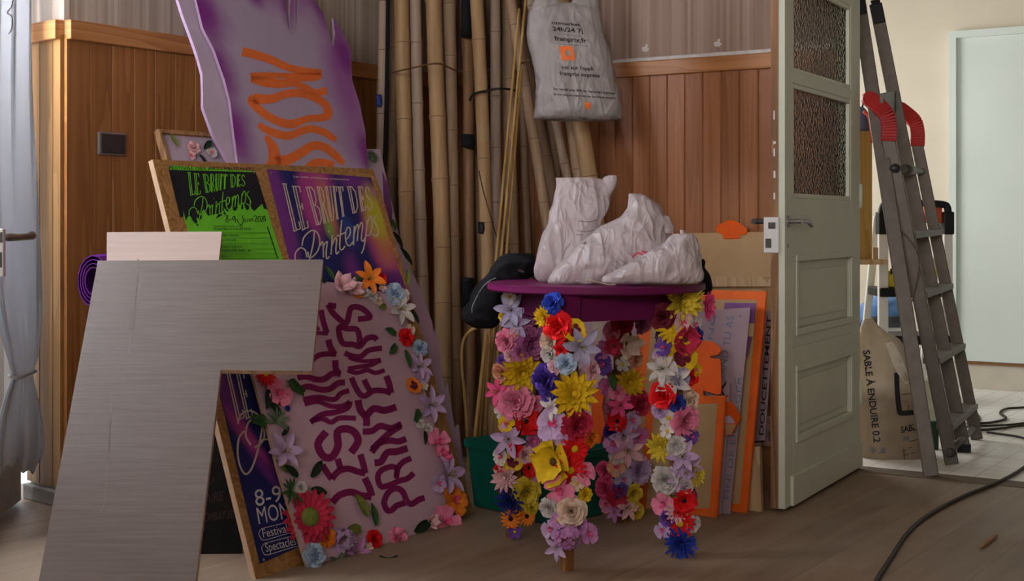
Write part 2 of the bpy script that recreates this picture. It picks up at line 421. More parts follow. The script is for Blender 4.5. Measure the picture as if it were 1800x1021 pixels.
def plastic_bag(name, col, trans=.35, crease=.8):
    m, t, b = nt(name)
    b.inputs['Base Color'].default_value = c4(col); b.inputs['Roughness'].default_value = .38; b.inputs['Specular IOR Level'].default_value = .45
    tr = N(t, 'ShaderNodeBsdfTranslucent'); tr.inputs[0].default_value = c4(col)
    mx = N(t, 'ShaderNodeMixShader'); mx.inputs[0].default_value = trans
    out = t.nodes['Material Output']
    t.links.new(b.outputs[0], mx.inputs[1]); t.links.new(tr.outputs[0], mx.inputs[2]); t.links.new(mx.outputs[0], out.inputs[0])
    if not crease: return m
    tc = N(t, 'ShaderNodeTexCoord'); no = N(t, 'ShaderNodeTexNoise'); no.inputs['Scale'].default_value = 14; no.inputs['Detail'].default_value = 3
    t.links.new(tc.outputs['Object'], no.inputs['Vector'])
    mx2 = N(t, 'ShaderNodeMix', data_type='VECTOR'); mx2.inputs[0].default_value = .12
    t.links.new(tc.outputs['Object'], mx2.inputs[4]); t.links.new(no.outputs['Color'], mx2.inputs[5])
    h = None
    for sc_, k, wd in ((4.5, 1., .16), (9., .6, .14), (19., .25, .14)):
        nz = N(t, 'ShaderNodeTexNoise'); nz.inputs['Scale'].default_value = sc_; nz.inputs['Detail'].default_value = 1; nz.inputs['Distortion'].default_value = .8
        mp = N(t, 'ShaderNodeMapping'); mp.inputs['Scale'].default_value = (1.5, 1.2, .6); mp.inputs['Rotation'].default_value = (.2, .6, .3); mp.inputs['Location'].default_value = (sc_, 0, sc_*.3)
        t.links.new(tc.outputs['Object'], mp.inputs['Vector']); t.links.new(mp.outputs[0], nz.inputs['Vector'])
        d_ = math_n(t, 'ABSOLUTE', math_n(t, 'SUBTRACT', nz.outputs['Fac'], .5))
        q = math_n(t, 'MULTIPLY', math_n(t, 'SUBTRACT', 1.0, math_n(t, 'MINIMUM', math_n(t, 'DIVIDE', d_, wd), 1.0)), k)
        h = q if h is None else math_n(t, 'ADD', h, q)
    bp = N(t, 'ShaderNodeBump'); bp.inputs['Strength'].default_value = crease; bp.inputs['Distance'].default_value = .02
    t.links.new(h, bp.inputs['Height']); t.links.new(bp.outputs[0], b.inputs['Normal']); t.links.new(bp.outputs[0], tr.inputs['Normal'])
    return m
M['bag'] = plastic_bag('white_thin_plastic', (.66, .575, .595), .3, .5)
M['bag2'] = plastic_bag('white_printed_plastic', (.38, .345, .335), .2, .22)
M['curtain'] = plastic_bag('sheer_white_curtain', (.66, .66, .67), .48, 0)
def glass_mat():
    m, t, b = nt('hammered_glass'); t.nodes.remove(b)
    rf_ = N(t, 'ShaderNodeBsdfRefraction'); rf_.inputs['Color'].default_value = (.97, .92, .86, 1); rf_.inputs['Roughness'].default_value = .06; rf_.inputs['IOR'].default_value = 1.06
    gl = N(t, 'ShaderNodeBsdfGlossy'); gl.inputs['Roughness'].default_value = .12; gl.inputs['Color'].default_value = (.9, .9, .9, 1)
    mx = N(t, 'ShaderNodeMixShader'); mx.inputs[0].default_value = .07
    t.links.new(rf_.outputs[0], mx.inputs[1]); t.links.new(gl.outputs[0], mx.inputs[2]); t.links.new(mx.outputs[0], t.nodes['Material Output'].inputs[0])
    tc = N(t, 'ShaderNodeTexCoord'); no = N(t, 'ShaderNodeTexVoronoi'); no.inputs['Scale'].default_value = 75
    t.links.new(tc.outputs['Object'], no.inputs['Vector'])
    bp = N(t, 'ShaderNodeBump'); bp.inputs['Strength'].default_value = .38; bp.inputs['Distance'].default_value = .006
    t.links.new(no.outputs['Distance'], bp.inputs['Height']); t.links.new(bp.outputs[0], rf_.inputs['Normal']); t.links.new(bp.outputs[0], gl.inputs['Normal'])
    return m
M['glass'] = glass_mat()
def clear_glass():
    m, t, b = nt('window_glass'); b.inputs['Base Color'].default_value = (.95, .97, 1, 1); b.inputs['Roughness'].default_value = 0
    b.inputs['Transmission Weight'].default_value = 1; b.inputs['IOR'].default_value = 1.02
    return m
M['pane'] = clear_glass()

# ------------------------------------------------------------------ the room
def struct(o): return tag(o, kind='structure')
def wall_seg(name, p0, p1, z0, z1, mat, t=.02):
    """wall piece from (p,q) to (p,q), built in its own frame: x along, y out of the room, z up"""
    A = W(*p0); B = W(*p1); L = (B-A).length; d = (B-A).normalized()
    mb = MB(); mb.aabb((0, 0, z0), (L, t, z1))
    o = mb.build(name, mat); o.location = A; o.rotation_euler = (0, 0, math.atan2(d.y, d.x))
    return struct(o)
def panelling(name, p0, p1, z0, z1, pw, mat, t=.014, g=.0036):
    A = W(*p0); B = W(*p1); L = (B-A).length; d = (B-A).normalized(); mb = MB(); x = 0
    prof = []
    while x < L-1e-4:
        e = min(x+pw, L); prof += [(x, 0), (x+g, -t) if x > 0 else (x, -t), (e-g, -t) if e < L-1e-4 else (e, -t), (e, 0)]
        prof = prof; x = e
    v = []; f = []
    for i, (a, y) in enumerate(prof): v += [(a, y*.999 if y else -t*.55, z0), (a, y if y else -t*.55, z1)]
    for i in range(len(prof)-1): f.append((2*i, 2*i+2, 2*i+3, 2*i+1))
    n = len(v); v += [(0, 0, z0), (0, 0, z1), (L, 0, z0), (L, 0, z1)]
    f += [(n, n+2, n+3, n+1), (n, 0, 1, n+1), (2*len(prof)-2, n+2, n+3, 2*len(prof)-1)]
    f.append((n+1,)+tuple(2*i+1 for i in range(len(prof)))+(n+3,))
    o = mob(name, v, f, mat); o.location = A; o.rotation_euler = (0, 0, math.atan2(d.y, d.x))
    return struct(o)
H = 2.75; RT = 1.62; PB = -8.0; QR = 6.0
EP, RP, RQ = -2.075, -2.04, -.215            # external corner and the window reveal
def box_pq(name, p0, p1, q0, q1, z0, z1, mat):
    mb = MB(); c = W((p0+p1)/2, (q0+q1)/2, (z0+z1)/2)
    mb.box((0, 0, 0), ((p1-p0)/2, 0, 0), (0, (q1-q0)/2, 0), (0, 0, (z1-z0)/2))
    o = mb.build(name, mat); o.location = c; o.rotation_euler = (0, 0, math.atan2(uL.y, uL.x)); return struct(o)
# the p axis maps to local x and -q to local y
def pq(name, p0, p1, q0, q1, z0, z1, mat): return box_pq(name, p0, p1, -q1, -q0, z0, z1, mat) if False else _pq(name, p0, p1, q0, q1, z0, z1, mat)
def _pq(name, p0, p1, q0, q1, z0, z1, mat):
    mb = MB(); mb.aabb((p0, -q1, z0), (p1, -q0, z1)); o = mb.build(name, mat)
    o.location = K; o.rotation_euler = (0, 0, math.atan2(uL.y, uL.x)); return struct(o)
pq('floor', PB, .02, -.45, QR, -.06, 0, M['floor'])
pq('floor_back_room', .02, 3.2, -.2, QR, -.06, -.001, M['tile'])
pq('ceiling', PB, 3.2, -.45, QR, H, H+.08, M['ceil'])
# left wall, beyond and before the two windows
wall_seg('wall_left', (EP, 0), (0, 0), 0, H, M['paper'])
panelling('wall_left_panelling', (EP, 0), (0, 0), 0, RT-.05, .097, M['pine_left'])
panelling('wall_left_reveal_panelling', (RP, RQ), (EP, 0), 0.06, RT-.05, .085, M['pine_reveal'])
wall_seg('wall_left_reveal', (RP, RQ), (EP, 0), 0, H, M['paper'])
wall_seg('wall_left_near', (-5.0, 0), (-3.55, 0), 0, H, M['paper'])
wall_seg('wall_left_rear', (PB, 0), (-6.55, 0), 0, H, M['paper'])
pq('wall_left_lintel', -3.55, EP, -.30, -.02, 2.3, H, M['dim_wall'])
pq('wall_left_lintel_near', -6.55, -5.0, -.30, -.02, 2.2, H, M['dim_wall'])
pq('wall_left_sill', -6.55, -5.0, -.25, .0, 0, .55, M['dim_wall'])
for k, (a, b) in enumerate(((-6.56, -6.53), (-5.02, -4.99), (-3.57, -3.54))):
    pq('wall_left_jamb_%d' % (k+1), a, b, -.30, -.02, 0, H, M['dim_wall'])
# right wall with the doorway, then the rest of the shell
DQ0, DQ1 = 1.968, 3.75
wall_seg('wall_right', (0, 0), (0, DQ0), 0, H, M['paper_right'])
panelling('wall_right_panelling', (0, 0), (0, DQ0), 0, RT-.05, .080, M['pine_right'])
wall_seg('wall_right_far', (0, DQ1), (0, QR), 0, H, M['paper'])
pq('wall_right_lintel', 0, .02, DQ0, DQ1, 2.3, H, M['cream'])
pq('wall_right_end', PB, .0, QR, QR+.05, 0, H, M['dim_wall'])
pq('added_shade_partition', -6.05, -5.93, .9, QR, 0, 1.38, M['dim_wall'])  # unseen blocker added behind the camera to shade the lower part of the room
pq('wall_rear', PB-.05, PB, -.3, QR, 0, H, M['dim_wall'])
# back room
pq('wall_back', 2.97, 3.02, -.1, QR, 0, H, M['cream'])
pq('wall_back_partition', .02, .06, .0, DQ0, 0, H, M['cream'])
pq('wall_back_partition_far', .02, .06, DQ1, QR, 0, H, M['cream'])
pq('wall_back_left', .06, 2.97, -.06, -.01, 0, H, M['cream'])
pq('wall_back_right', .06, 2.97, QR, QR+.05, 0, H, M['cream'])
pq('baseboard_back', 2.94, 2.97, 1.2, QR, 0, .135, M['offwhite'])
pq('door_2', 2.925, 2.97, 1.56, 3.9, .155, 1.99, M['mint_wall'])
pq('trim_4', 2.93, 2.97, 1.55, 3.9, .137, .153, M['brownwood'])
pq('trim_7', 2.90, 2.97, 1.52, 1.56, .155, 2.03, M['mint_wall'])
pq('trim_8', 2.90, 2.97, 1.56, 3.9, 1.99, 2.03, M['mint_wall'])
pq('trim_3', -.012, .10, DQ0-.001, DQ1, -.003, .003, flat('worn_threshold', (.17, .125, .09), .7))
# dado rails
def rail(name, p0, p1, z0, z1, depth, mat):
    A = W(*p0); B = W(*p1); L = (B-A).length; d = (B-A).normalized()
    mb = MB(); mb.aabb((0, -depth, z0), (L, 0, z1)); o = mb.build(name, mat, bevel=.004)
    o.location = A; o.rotation_euler = (0, 0, math.atan2(d.y, d.x)); return struct(o)
rail('trim_1', (EP-.0, 0), (0, 0), RT-.065, RT, .034, M['rail'])
rail('trim_2', (0, 0), (0, DQ0), RT-.072, RT-.012, .034, M['rail'])
rail('trim_5', (0, 0), (0, DQ0), RT-.012, RT+.004, .03, M['white_bead'])
rail('trim_6', (RP, RQ), (EP, 0), RT-.065, RT, .034, M['rail'])
rail('baseboard_left', (RP, RQ), (EP, 0), 0, .05, .03, flat('grey_skirting', (.26, .24, .22), .6))

# window 1: French window leaf with its curtain, window 2 off to the left
def window(name, p0, p1, q, z0, z1, bars):
    root = thing(name, W(p0, q, z0), None, None); struct(root)
    mb = MB()
    for (a, b, c, d) in [(p0, p1, z0, z0+.06), (p0, p1, z1-.06, z1), (p0, p0+.05, z0, z1), (p1-.05, p1, z0, z1), ((p0+p1)/2-.04, (p0+p1)/2+.04, z0, z1)]+bars:
        mb.box(W((a+b)/2, q, (c+d)/2), uL*(b-a)/2, uR*.025, UP*(d-c)/2)
    mb.build('window_frame', M['white'], root)
    m2 = MB(); m2.box(W((p0+p1)/2, q, (z0+z1)/2), uL*(p1-p0)/2, uR*.002, UP*(z1-z0)/2); m2.build('pane', M['pane'], root)
    return root
window('window_2', -6.52, -5.03, -.20, .56, 2.18, [])
window('window_1', -3.53, -2.10, -.235, .02, 2.28, [(-3.53, -2.95, .02, .75), (-2.62, -2.14, .02, .60)])

# ------------------------------------------------------------------ left stack: boards and placards
def lean_plane(base, k, u=uL, away=None):
    """plane whose foot runs along u through base and leans back by k per metre of height"""
    aw = away or V((-uL.y, uL.x, 0))
    return Pl(base, u, UP + aw*k)
C_B = V((-.679, 3.74, 0)); nW = V((-uL.y, uL.x, 0))
plC = lean_plane(C_B, .348)
plD = lean_plane(C_B - nW*.032, .348)
plF = lean_plane(C_B + nW*.075, .52)
plE = lean_plane(C_B + nW*.125, .53)
plA = Pl(V((0, 3.13, 0)), (1, 0, 0), (0, .771, 1))

# plywood cut-out
A = thing('plywood_sheet', (-.95, 3.2, 0), 'large grey veneer plywood cut-out with a notched corner leaning at the front left', 'plywood')
def floor_px(x, pl):  # pixel where the plane's foot meets the floor at this column
    d = ray(x, 1000); t = (pl.o-C0).dot(pl.n)/d.dot(pl.n)
    lo, hi = 700, 1400
    for _ in range(50):
        m = (lo+hi)/2
        if pl.hit(x, m).z > 0: lo = m
        else: hi = m
    return lo
plate('sheet', [(172, 458), (568, 456), (548, 652), (388, 650), (330, floor_px(330, plA)), (46, floor_px(46, plA))], plA, .018, M['ply'], A, M['ply_edge'])
px_strokes('scuff_mark', [([(243, 455), (238, 520), (226, 620)], 2.2), ([(196, 690), (186, 860), (178, 900)], 1.2)], plA.proj(.0006), flat('pale_scuff', (.20, .175, .165), .5), A)
B = thing('plywood_offcut', (-.95, 3.25, 0), 'small pale pink plywood sheet peeking over the top of the notched grey plywood', 'plywood')
plB = Pl(V((0, 3.16, 0)), (1, 0, 0), (0, .771, 1))
plate('sheet', [(188, 408), (390, 407), (378, 520), (366, 640), (186, 640)], plB, .012, M['ply_pink'], B, M['ply_edge'])
lo = MB(); lo.beam(plB.hit(230, 640, -.006), V((plB.hit(230, 640).x, plB.o.y+.01, .0)), .05, .012); lo.beam(plB.hit(330, 640, -.006), V((plB.hit(330, 640).x, plB.o.y+.01, 0)), .05, .012)
lo.build('batten', M['softwood'], B)

# poster board (front of an A-frame)
Cb = thing('poster_board', C_B+uL*.5, 'wide chipboard panel carrying green and purple festival posters, leaning left of the flower board', 'board')
plate('board', [(268, 280), (655, 297), (668, 330), (833, 903), (450, 1019)], plC, .018, M['osb'], Cb, M['paleedge'])
pp = plC.proj(.0022)
def poster(name, pts, mat, h=.0012): return plate(name, pts, plC, .001, mat, Cb, mat, h)
gp = poster('poster', [(297, 290), (448, 301), (497, 455), (510, 500), (358, 500)], M['green_paper']); gp['label'] = 'fluorescent green poster'
zg = lambda x, y: (290+x/5.671, 280+y/5.671)
flame = [(38, 104), (905, 128), (1022, 500), (985, 490), (970, 440), (955, 455), (905, 500), (890, 515), (862, 490), (845, 430), (835, 500), (812, 505), (778, 430), (770, 420), (785, 490), (765, 500), (735, 430), (725, 480), (700, 515), (680, 505), (660, 460), (648, 500), (620, 520), (575, 470), (605, 540), (597, 560), (562, 500), (566, 560), (505, 592), (535, 540), (430, 562), (385, 495), (365, 530), (368, 590), (345, 602), (312, 575), (335, 675), (275, 610), (255, 567), (222, 575), (213, 612), (195, 560), (180, 510), (182, 570), (152, 582)]
px_poly('black_panel', [[zg(*p) for p in flame]], pp, M['dark_print'], gp)
# lettering drawn once for the purple poster, then re-used at the other posters' places
zp = lambda x, y: (460+x/4.8625, 290+y/4.8625)
def quad(TL, BL, BR, TR):
    def f(u, v):
        a = (TL[0]*v+BL[0]*(1-v), TL[1]*v+BL[1]*(1-v)); b = (TR[0]*v+BR[0]*(1-v), TR[1]*v+BR[1]*(1-v))
        return (a[0]*(1-u)+b[0]*u, a[1]*(1-u)+b[1]*u)
    return f
GL = {'L': [[(.12, 1), (.12, 0)], [(.42, 1), (.42, .02)], [(-.05, 1), (.6, 1)], [(0, 0), (.95, 0), (.95, .16)]],
 'E': [[(.12, 1), (.12, 0)], [(.42, 1), (.42, 0)], [(0, 1), (.9, 1), (.9, .86)], [(.42, .52), (.75, .52)], [(.75, .6), (.75, .44)], [(0, 0), (.95, 0), (.95, .16)]],
 'B': [[(.1, 1), (.1, 0)], [(.36, 1), (.36, 0)], [(0, 1), (.6, 1), (.85, .88), (.85, .65), (.6, .52), (.36, .52)], [(.6, .52), (.95, .4), (.95, .12), (.6, 0), (0, 0)]],
 'R': [[(.1, 1), (.1, 0)], [(.36, 1), (.36, 0)], [(0, 1), (.6, 1), (.88, .88), (.88, .62), (.6, .5), (.36, .5)], [(.55, .5), (.8, .3), (1, 0)]],
 'U': [[(.1, 1), (.1, .2), (.3, 0), (.65, 0), (.88, .2), (.88, 1)], [(.36, 1), (.36, .1)], [(-.02, 1), (.5, 1)], [(.7, 1), (1.02, 1)]],
 'I': [[(.3, 1), (.3, 0)], [(.65, 1), (.65, 0)], [(0, 1), (1, 1)], [(0, 0), (1, 0)]],
 'T': [[(.38, 1), (.38, 0)], [(.62, 1), (.62, 0)], [(0, .85), (0, 1), (1, 1), (1, .85)], [(.2, 0), (.8, 0)]],
 'D': [[(.1, 1), (.1, 0)], [(.36, 1), (.36, 0)], [(0, 1), (.55, 1), (.9, .8), (.95, .5), (.9, .2), (.55, 0), (0, 0)]],
 'S': [[(.9, .8), (.7, 1), (.3, 1), (.08, .82), (.2, .62), (.75, .4), (.92, .2), (.7, 0), (.3, 0), (.05, .2)]]}
LB = [('L', (178, 160), (270, 568), (335, 540), (240, 165)), ('E', (258, 180), (345, 558), (402, 530), (330, 185)), ('B', (375, 190), (465, 512), (522, 497), (452, 188)),
 ('R', (470, 188), (530, 503), (575, 490), (522, 186)), ('U', (540, 186), (585, 480), (628, 466), (592, 182)), ('I', (603, 182), (636, 462), (660, 455), (628, 182)),
 ('T', (635, 188), (678, 445), (718, 430), (692, 188)), ('D', (728, 186), (775, 412), (832, 396), (800, 184)), ('E', (820, 184), (850, 396), (892, 380), (862, 186)), ('S', (880, 190), (902, 388), (955, 372), (922, 192))]
SCRIPT = [[(285, 805), (290, 750), (330, 708), (372, 728), (385, 790)], [(345, 690), (360, 620), (420, 562), (470, 572), (496, 640), (485, 720), (440, 780), (405, 790), (395, 740)],
 [(450, 565), (445, 640), (430, 720), (405, 820), (380, 900), (320, 930), (285, 860), (285, 800)], [(500, 690), (522, 655), (528, 790)], [(524, 720), (540, 670), (556, 655)], [(562, 650), (552, 740), (556, 800), (580, 780)], [(572, 562), (576, 576)],
 [(603, 600), (598, 690), (592, 765)], [(596, 700), (625, 628), (640, 640), (634, 720), (640, 760), (662, 735)], [(685, 470), (672, 600), (668, 710), (690, 722), (712, 690)], [(640, 610), (718, 575)],
 [(718, 640), (752, 600), (756, 545), (732, 535), (716, 590), (722, 660), (748, 690), (782, 655)], [(792, 520), (788, 600), (784, 685)], [(790, 590), (814, 512), (826, 530), (816, 650)], [(822, 570), (848, 492), (862, 520), (852, 630), (868, 650), (884, 620)],
 [(902, 470), (890, 600), (872, 710), (852, 755)], [(898, 520), (928, 432), (946, 500), (928, 590), (898, 600)], [(985, 430), (958, 470), (985, 520), (1000, 570), (978, 608), (948, 590)]]
def lb_strokes(tf, w, lst=LB):
    out = []
    for ch, a, b, c, d in lst:
        q = quad(zp(*a), zp(*b), zp(*c), zp(*d))
        for s in GL[ch]:
            pts = []
            for i in range(len(s)-1):
                for k in range(4): pts.append(q(s[i][0]+(s[i+1][0]-s[i][0])*k/4, s[i][1]+(s[i+1][1]-s[i][1])*k/4))
            pts.append(q(*s[-1])); out.append(([tf(*p) for p in pts], w))
    return out
def sc_strokes(tf, w, lst=SCRIPT): return [([tf(*zp(*p)) for p in s], w) for s in lst]
same = lambda x, y: (x, y)
pa, pbb = poster, None
M['post_purple'] = None
def pab(x, y): return plC.ab(plC.hit(x, y))
def pblob(x, y, ra, rb, ang, c, soft): a, b = pab(x, y); return (a, b, ra, rb, ang, c, soft)
NAVY = (.018, .022, .13); PUR = (.17, .035, .24); MAG = (.40, .05, .26); YEL = (.50, .46, .03); PEACH = (.52, .18, .10); BLU = (.03, .06, .26)
mp1 = blobs('purple_gradient_print', NAVY, [pblob(482, 340, .075, .34, .05, PUR, .6), pblob(512, 450, .05, .24, .0, PUR, .7), pblob(556, 318, .11, .07, -.1, MAG, .7),
 pblob(545, 360, .065, .15, .0, MAG, .7), pblob(575, 365, .055, .15, .0, PEACH, .8), pblob(578, 400, .035, .06, 0, (.22, .36, .08), .9), pblob(622, 320, .11, .05, -.05, PUR, .8), pblob(620, 475, .06, .10, .0, PUR, .9),
 pblob(612, 405, .05, .08, 0, BLU, .8), pblob(676, 435, .11, .25, .10, MAG, .6), pblob(668, 405, .095, .20, .05, PEACH, .7), pblob(660, 378, .085, .13, 0, YEL, .8), pblob(664, 338, .05, .03, 0, (.45, .2, .42), .9), pblob(695, 490, .11, .05, 0, PUR, .8)])
p1 = poster('poster', [(469, 297), (652, 312), (700, 470), (725, 540), (530, 540)], mp1); p1['label'] = 'purple gradient poster'
px_strokes('lettering', lb_strokes(same, 1.9)+sc_strokes(same, 2.4), pp, M['cream_ink'], p1, 4)
px_text('caption', [('Les mille printemps presentent', zp(275, 105), zp(750, 133), zp(272, 88))], pp, M['white_ink'], p1)
# lower left poster: the same print, lower down
q0 = (515.5, 407); dxl, dyl = 416-515.5, 739-407
sc = 1.05
low = lambda x, y: (416+(x-q0[0])*sc, 739+(y-q0[1])*sc*1.02)
mp2 = blobs('navy_gradient_print', NAVY, [pblob(400, 700, .06, .16, .25, PUR, .7), pblob(440, 775, .035, .16, .55, MAG, .8), pblob(470, 830, .03, .12, .6, PUR, .9), pblob(440, 690, .03, .10, .2, NAVY, .6)])
p2 = poster('poster', [(374, 640), (560, 625), (655, 905), (457, 991)], mp2); p2['label'] = 'navy poster with date and town'
px_strokes('lettering', lb_strokes(low, 2.2, LB[:3])+[(s, 3.2) for s in ([(418, 745), (424, 728), (441, 722), (458, 732)], [(441, 782), (432, 765), (437, 742), (452, 733), (460, 742), (465, 765), (458, 780), (448, 786)], [(462, 732), (458, 770), (446, 815), (434, 833), (424, 824), (418, 800), (420, 770), (430, 757)], [(455, 776), (470, 772), (482, 782), (490, 800)])], pp, M['cream_ink'], p2, 4)
px_text('date_and_town', [('8-9 Juin', (450, 890), (560, 868), (446, 861)), ('MONTREUIL', (455, 921), (590, 893), (450, 892))], pp, M['white_ink'], p2)
px_text('programme_words', [('Festival', (463, 945), (506, 935), (460, 930)), ('Spectacles', (468, 970), (521, 957), (465, 955))], pp, M['white_ink'], p2)
pill = lambda x0, y0, x1, y1, h: [(x0+4, y0), ((x0+x1)/2, (y0+y1)/2), (x1, y1), (x1+5, y1+h/2), (x1+6, y1+h), ((x0+x1)/2, (y0+y1)/2+h), (x0+10, y0+h), (x0+2, y0+h*.8), (x0-1, y0+h*.35), (x0+4, y0)]
px_strokes('pill_outline', [(pill(456, 929, 560, 905, 20), 1.1), (pill(461, 955, 570, 928, 20), 1.1)], pp, M['white_ink'], p2, 3)
# green poster writing
gt = lambda x, y: (332+(x-518)*.742+(y-455)*.02, 376.5+(y-455)*.67+(x-518)*.075)
gl = lambda x, y: (330+(x-496.6)*.66-(y-323)*.10, 303+(y-323)*.48+(x-496)*.012)
px_strokes('lettering', lb_strokes(gl, 1.3)+sc_strokes(gt, 1.5), plC.proj(.0030), M['green_ink'], gp, 4)
px_text('heading', [('FESTIVAL DES ARTS MILITANTS', zg(42, 100), zg(890, 112), zg(38, 70))], plC.proj(.003), M['dark_print'], gp)
px_strokes('date', [([zg(*p) for p in s], 1.1) for s in ([(630, 565), (612, 555), (618, 590), (636, 605), (622, 625), (604, 610), (622, 585), (630, 565)], [(645, 600), (662, 598)], [(690, 570), (672, 580), (680, 605), (700, 585), (692, 562), (702, 600), (700, 632)], [(715, 600), (725, 600)],
  [(770, 560), (780, 610), (765, 650), (735, 640), (720, 600)], [(795, 590), (800, 622), (820, 615), (822, 590)], [(838, 592), (842, 622)], [(855, 620), (858, 592), (872, 592), (876, 620)], [(885, 572), (905, 560), (912, 580), (895, 620), (922, 620)], [(935, 565), (925, 595), (938, 622), (952, 595), (940, 562)], [(955, 572), (972, 565), (975, 585), (960, 620), (982, 618)], [(1000, 620), (995, 560), (975, 600), (1008, 602)])], plC.proj(.0028), M['dark_print'], gp, 3)
px_text('programme_lines', [('DERNIERE NUIT CHEZ', zg(487, 676), zg(785, 676), zg(482, 660)), ('ENSEMBLE A MAUPI BOU', zg(492, 704), zg(858, 702), zg(487, 684)), ('TABLE - RONDE', zg(560, 770), zg(735, 768), zg(556, 752)), ('FANFARE', zg(562, 812), zg(712, 812), zg(558, 796)), ('PARTI DE RA - - -', zg(565, 884), zg(835, 878), zg(560, 862)), ('CARAVANE, BAR ... & ...', zg(560, 926), zg(880, 918), zg(556, 902)), ('BAL', zg(568, 976), zg(620, 974), zg(564, 956))], plC.proj(.0028), M['dark_print'], gp)
px_strokes('rule_lines', [([zg(1020, 670), zg(1125, 990)], 1.6)]+[([zg(560, y), zg(1040+(y-700)*.33, y-6)], .35) for y in (732, 745, 788, 838, 852, 900, 944, 990)], plC.proj(.0026), M['dark_print'], gp, 1)
sw = MB()
for x, y in ((300, 292), (446, 303), (475, 305), (463, 984)): sw.disc(plC.hit(x, y, .002), plC.n, .004, .002, 10)
sw.build('drawing_pin', M['steel'], Cb)

# flower board LES MILLE PRINTEMPS
D = thing('flower_board', plD.hit(640, 960), 'pink board with plum letters framed by artificial flowers, leaning against the poster board', 'sign')
D.location.z = 0
plate('panel', [(541, 997), (800, 917), (806, 880), (775, 790), (745, 680), (715, 560), (700, 528), (668, 512), (610, 500), (560, 493), (520, 500), (478, 520), (420, 560), (445, 662), (466, 732), (489, 825)], plD, .010, M['pinklilac'], D, M['paleedge'])
z5 = lambda x, y: (540+x/4.085, 470+y/4.085)
z6 = lambda x, y: (520+x/3.4, 700+y/3.4)
zA = lambda x, y: (500+x/4.255, 540+y/4.255)
z4 = lambda x, y: (330+x/2.425, 600+y/2.425)
LET = [(z6, [(770, 595), (735, 605), (690, 632), (662, 612)], 9.5), (z6, [(660, 612), (640, 560), (600, 538), (555, 560), (528, 620), (545, 668), (572, 668), (605, 640), (655, 625)], 9.5),
 (z6, [(690, 358), (645, 378), (612, 415), (600, 470)], 9), (z6, [(705, 447), (665, 480), (620, 492), (555, 520), (508, 525), (490, 470), (512, 430), (570, 408), (608, 418)], 9), (z6, [(606, 430), (602, 480)], 8),
 (z6, [(470, 385), (510, 378), (545, 325), (600, 318), (668, 298)], 11), (z6, [(400, 198), (455, 195), (505, 165), (570, 178), (632, 152)], 10), (z6, [(628, 165), (550, 215), (455, 305)], 10), (z6, [(452, 322), (500, 268), (560, 252), (610, 258), (660, 242)], 10),
 (z6, [(372, 10), (385, 70), (420, 115), (422, 165)], 11), (z6, [(418, 112), (465, 62), (530, 72), (600, 52)], 11),
 (z5, [(318, 790), (345, 855), (385, 915), (425, 918), (475, 885), (545, 885), (602, 902)], 9), (z5, [(568, 778), (588, 835), (602, 902)], 10), (z5, [(408, 805), (440, 868), (462, 892)], 9),
 (zA, [(450, 340), (500, 362), (570, 368), (630, 322), (730, 305)], 8.5), (zA, [(480, 375), (540, 396), (620, 402), (720, 392)], 6), (zA, [(722, 395), (650, 430), (580, 442), (475, 460)], 7), (zA, [(472, 470), (540, 490), (620, 470), (680, 490), (750, 470)], 7),
 (z5, [(375, 560), (375, 500), (355, 445), (290, 440), (228, 432), (252, 540), (330, 552), (378, 566), (425, 512), (475, 500), (502, 520)], 9),
 (z5, [(150, 265), (180, 320), (230, 370), (282, 400), (310, 300), (345, 282), (400, 298), (448, 345), (440, 362), (365, 372)], 9), (z5, [(150, 272), (208, 278)], 9),
 (z6, [(218, 622), (262, 578), (330, 560), (390, 580), (452, 588)], 11), (z6, [(455, 585), (438, 530), (412, 475)], 11),
 (z6, [(215, 482), (252, 438), (310, 420), (370, 438), (415, 448)], 10), (z6, [(158, 398), (185, 440), (215, 482)], 10), (z6, [(250, 360), (268, 425)], 10), (z6, [(385, 335), (402, 390), (416, 448)], 10),
 (z6, [(182, 200), (132, 272), (165, 345), (215, 350), (252, 285), (248, 205), (290, 182), (345, 198), (372, 255), (330, 325)], 12),
 (zA, [(140, 690), (250, 672), (370, 690), (420, 645), (485, 622)], 8), (zA, [(150, 725), (250, 705), (350, 740), (440, 735), (490, 705)], 7.5), (zA, [(490, 702), (470, 752), (380, 785), (280, 802), (195, 860)], 9), (zA, [(195, 855), (280, 832), (350, 860), (410, 828), (535, 830)], 8),
 (zA, [(118, 610), (180, 592), (270, 615), (340, 610), (400, 568), (452, 562)], 9.5), (zA, [(98, 528), (160, 518), (240, 540), (300, 535), (360, 495), (422, 500)], 9.5), (zA, [(408, 498), (385, 460), (380, 395)], 10), (zA, [(205, 398), (260, 358), (330, 348), (388, 352)], 8.5), (zA, [(376, 352), (345, 300), (328, 242)], 10), (zA, [(272, 20), (292, 110), (318, 192)], 9), (zA, [(225, 190), (325, 196)], 6), (zA, [(235, 140), (260, 170)], 5)]
px_strokes('lettering', [([z(*p) for p in s], w*1.12) for z, s, w in LET], plD.proj(.0008), M['purple_ink'], D)

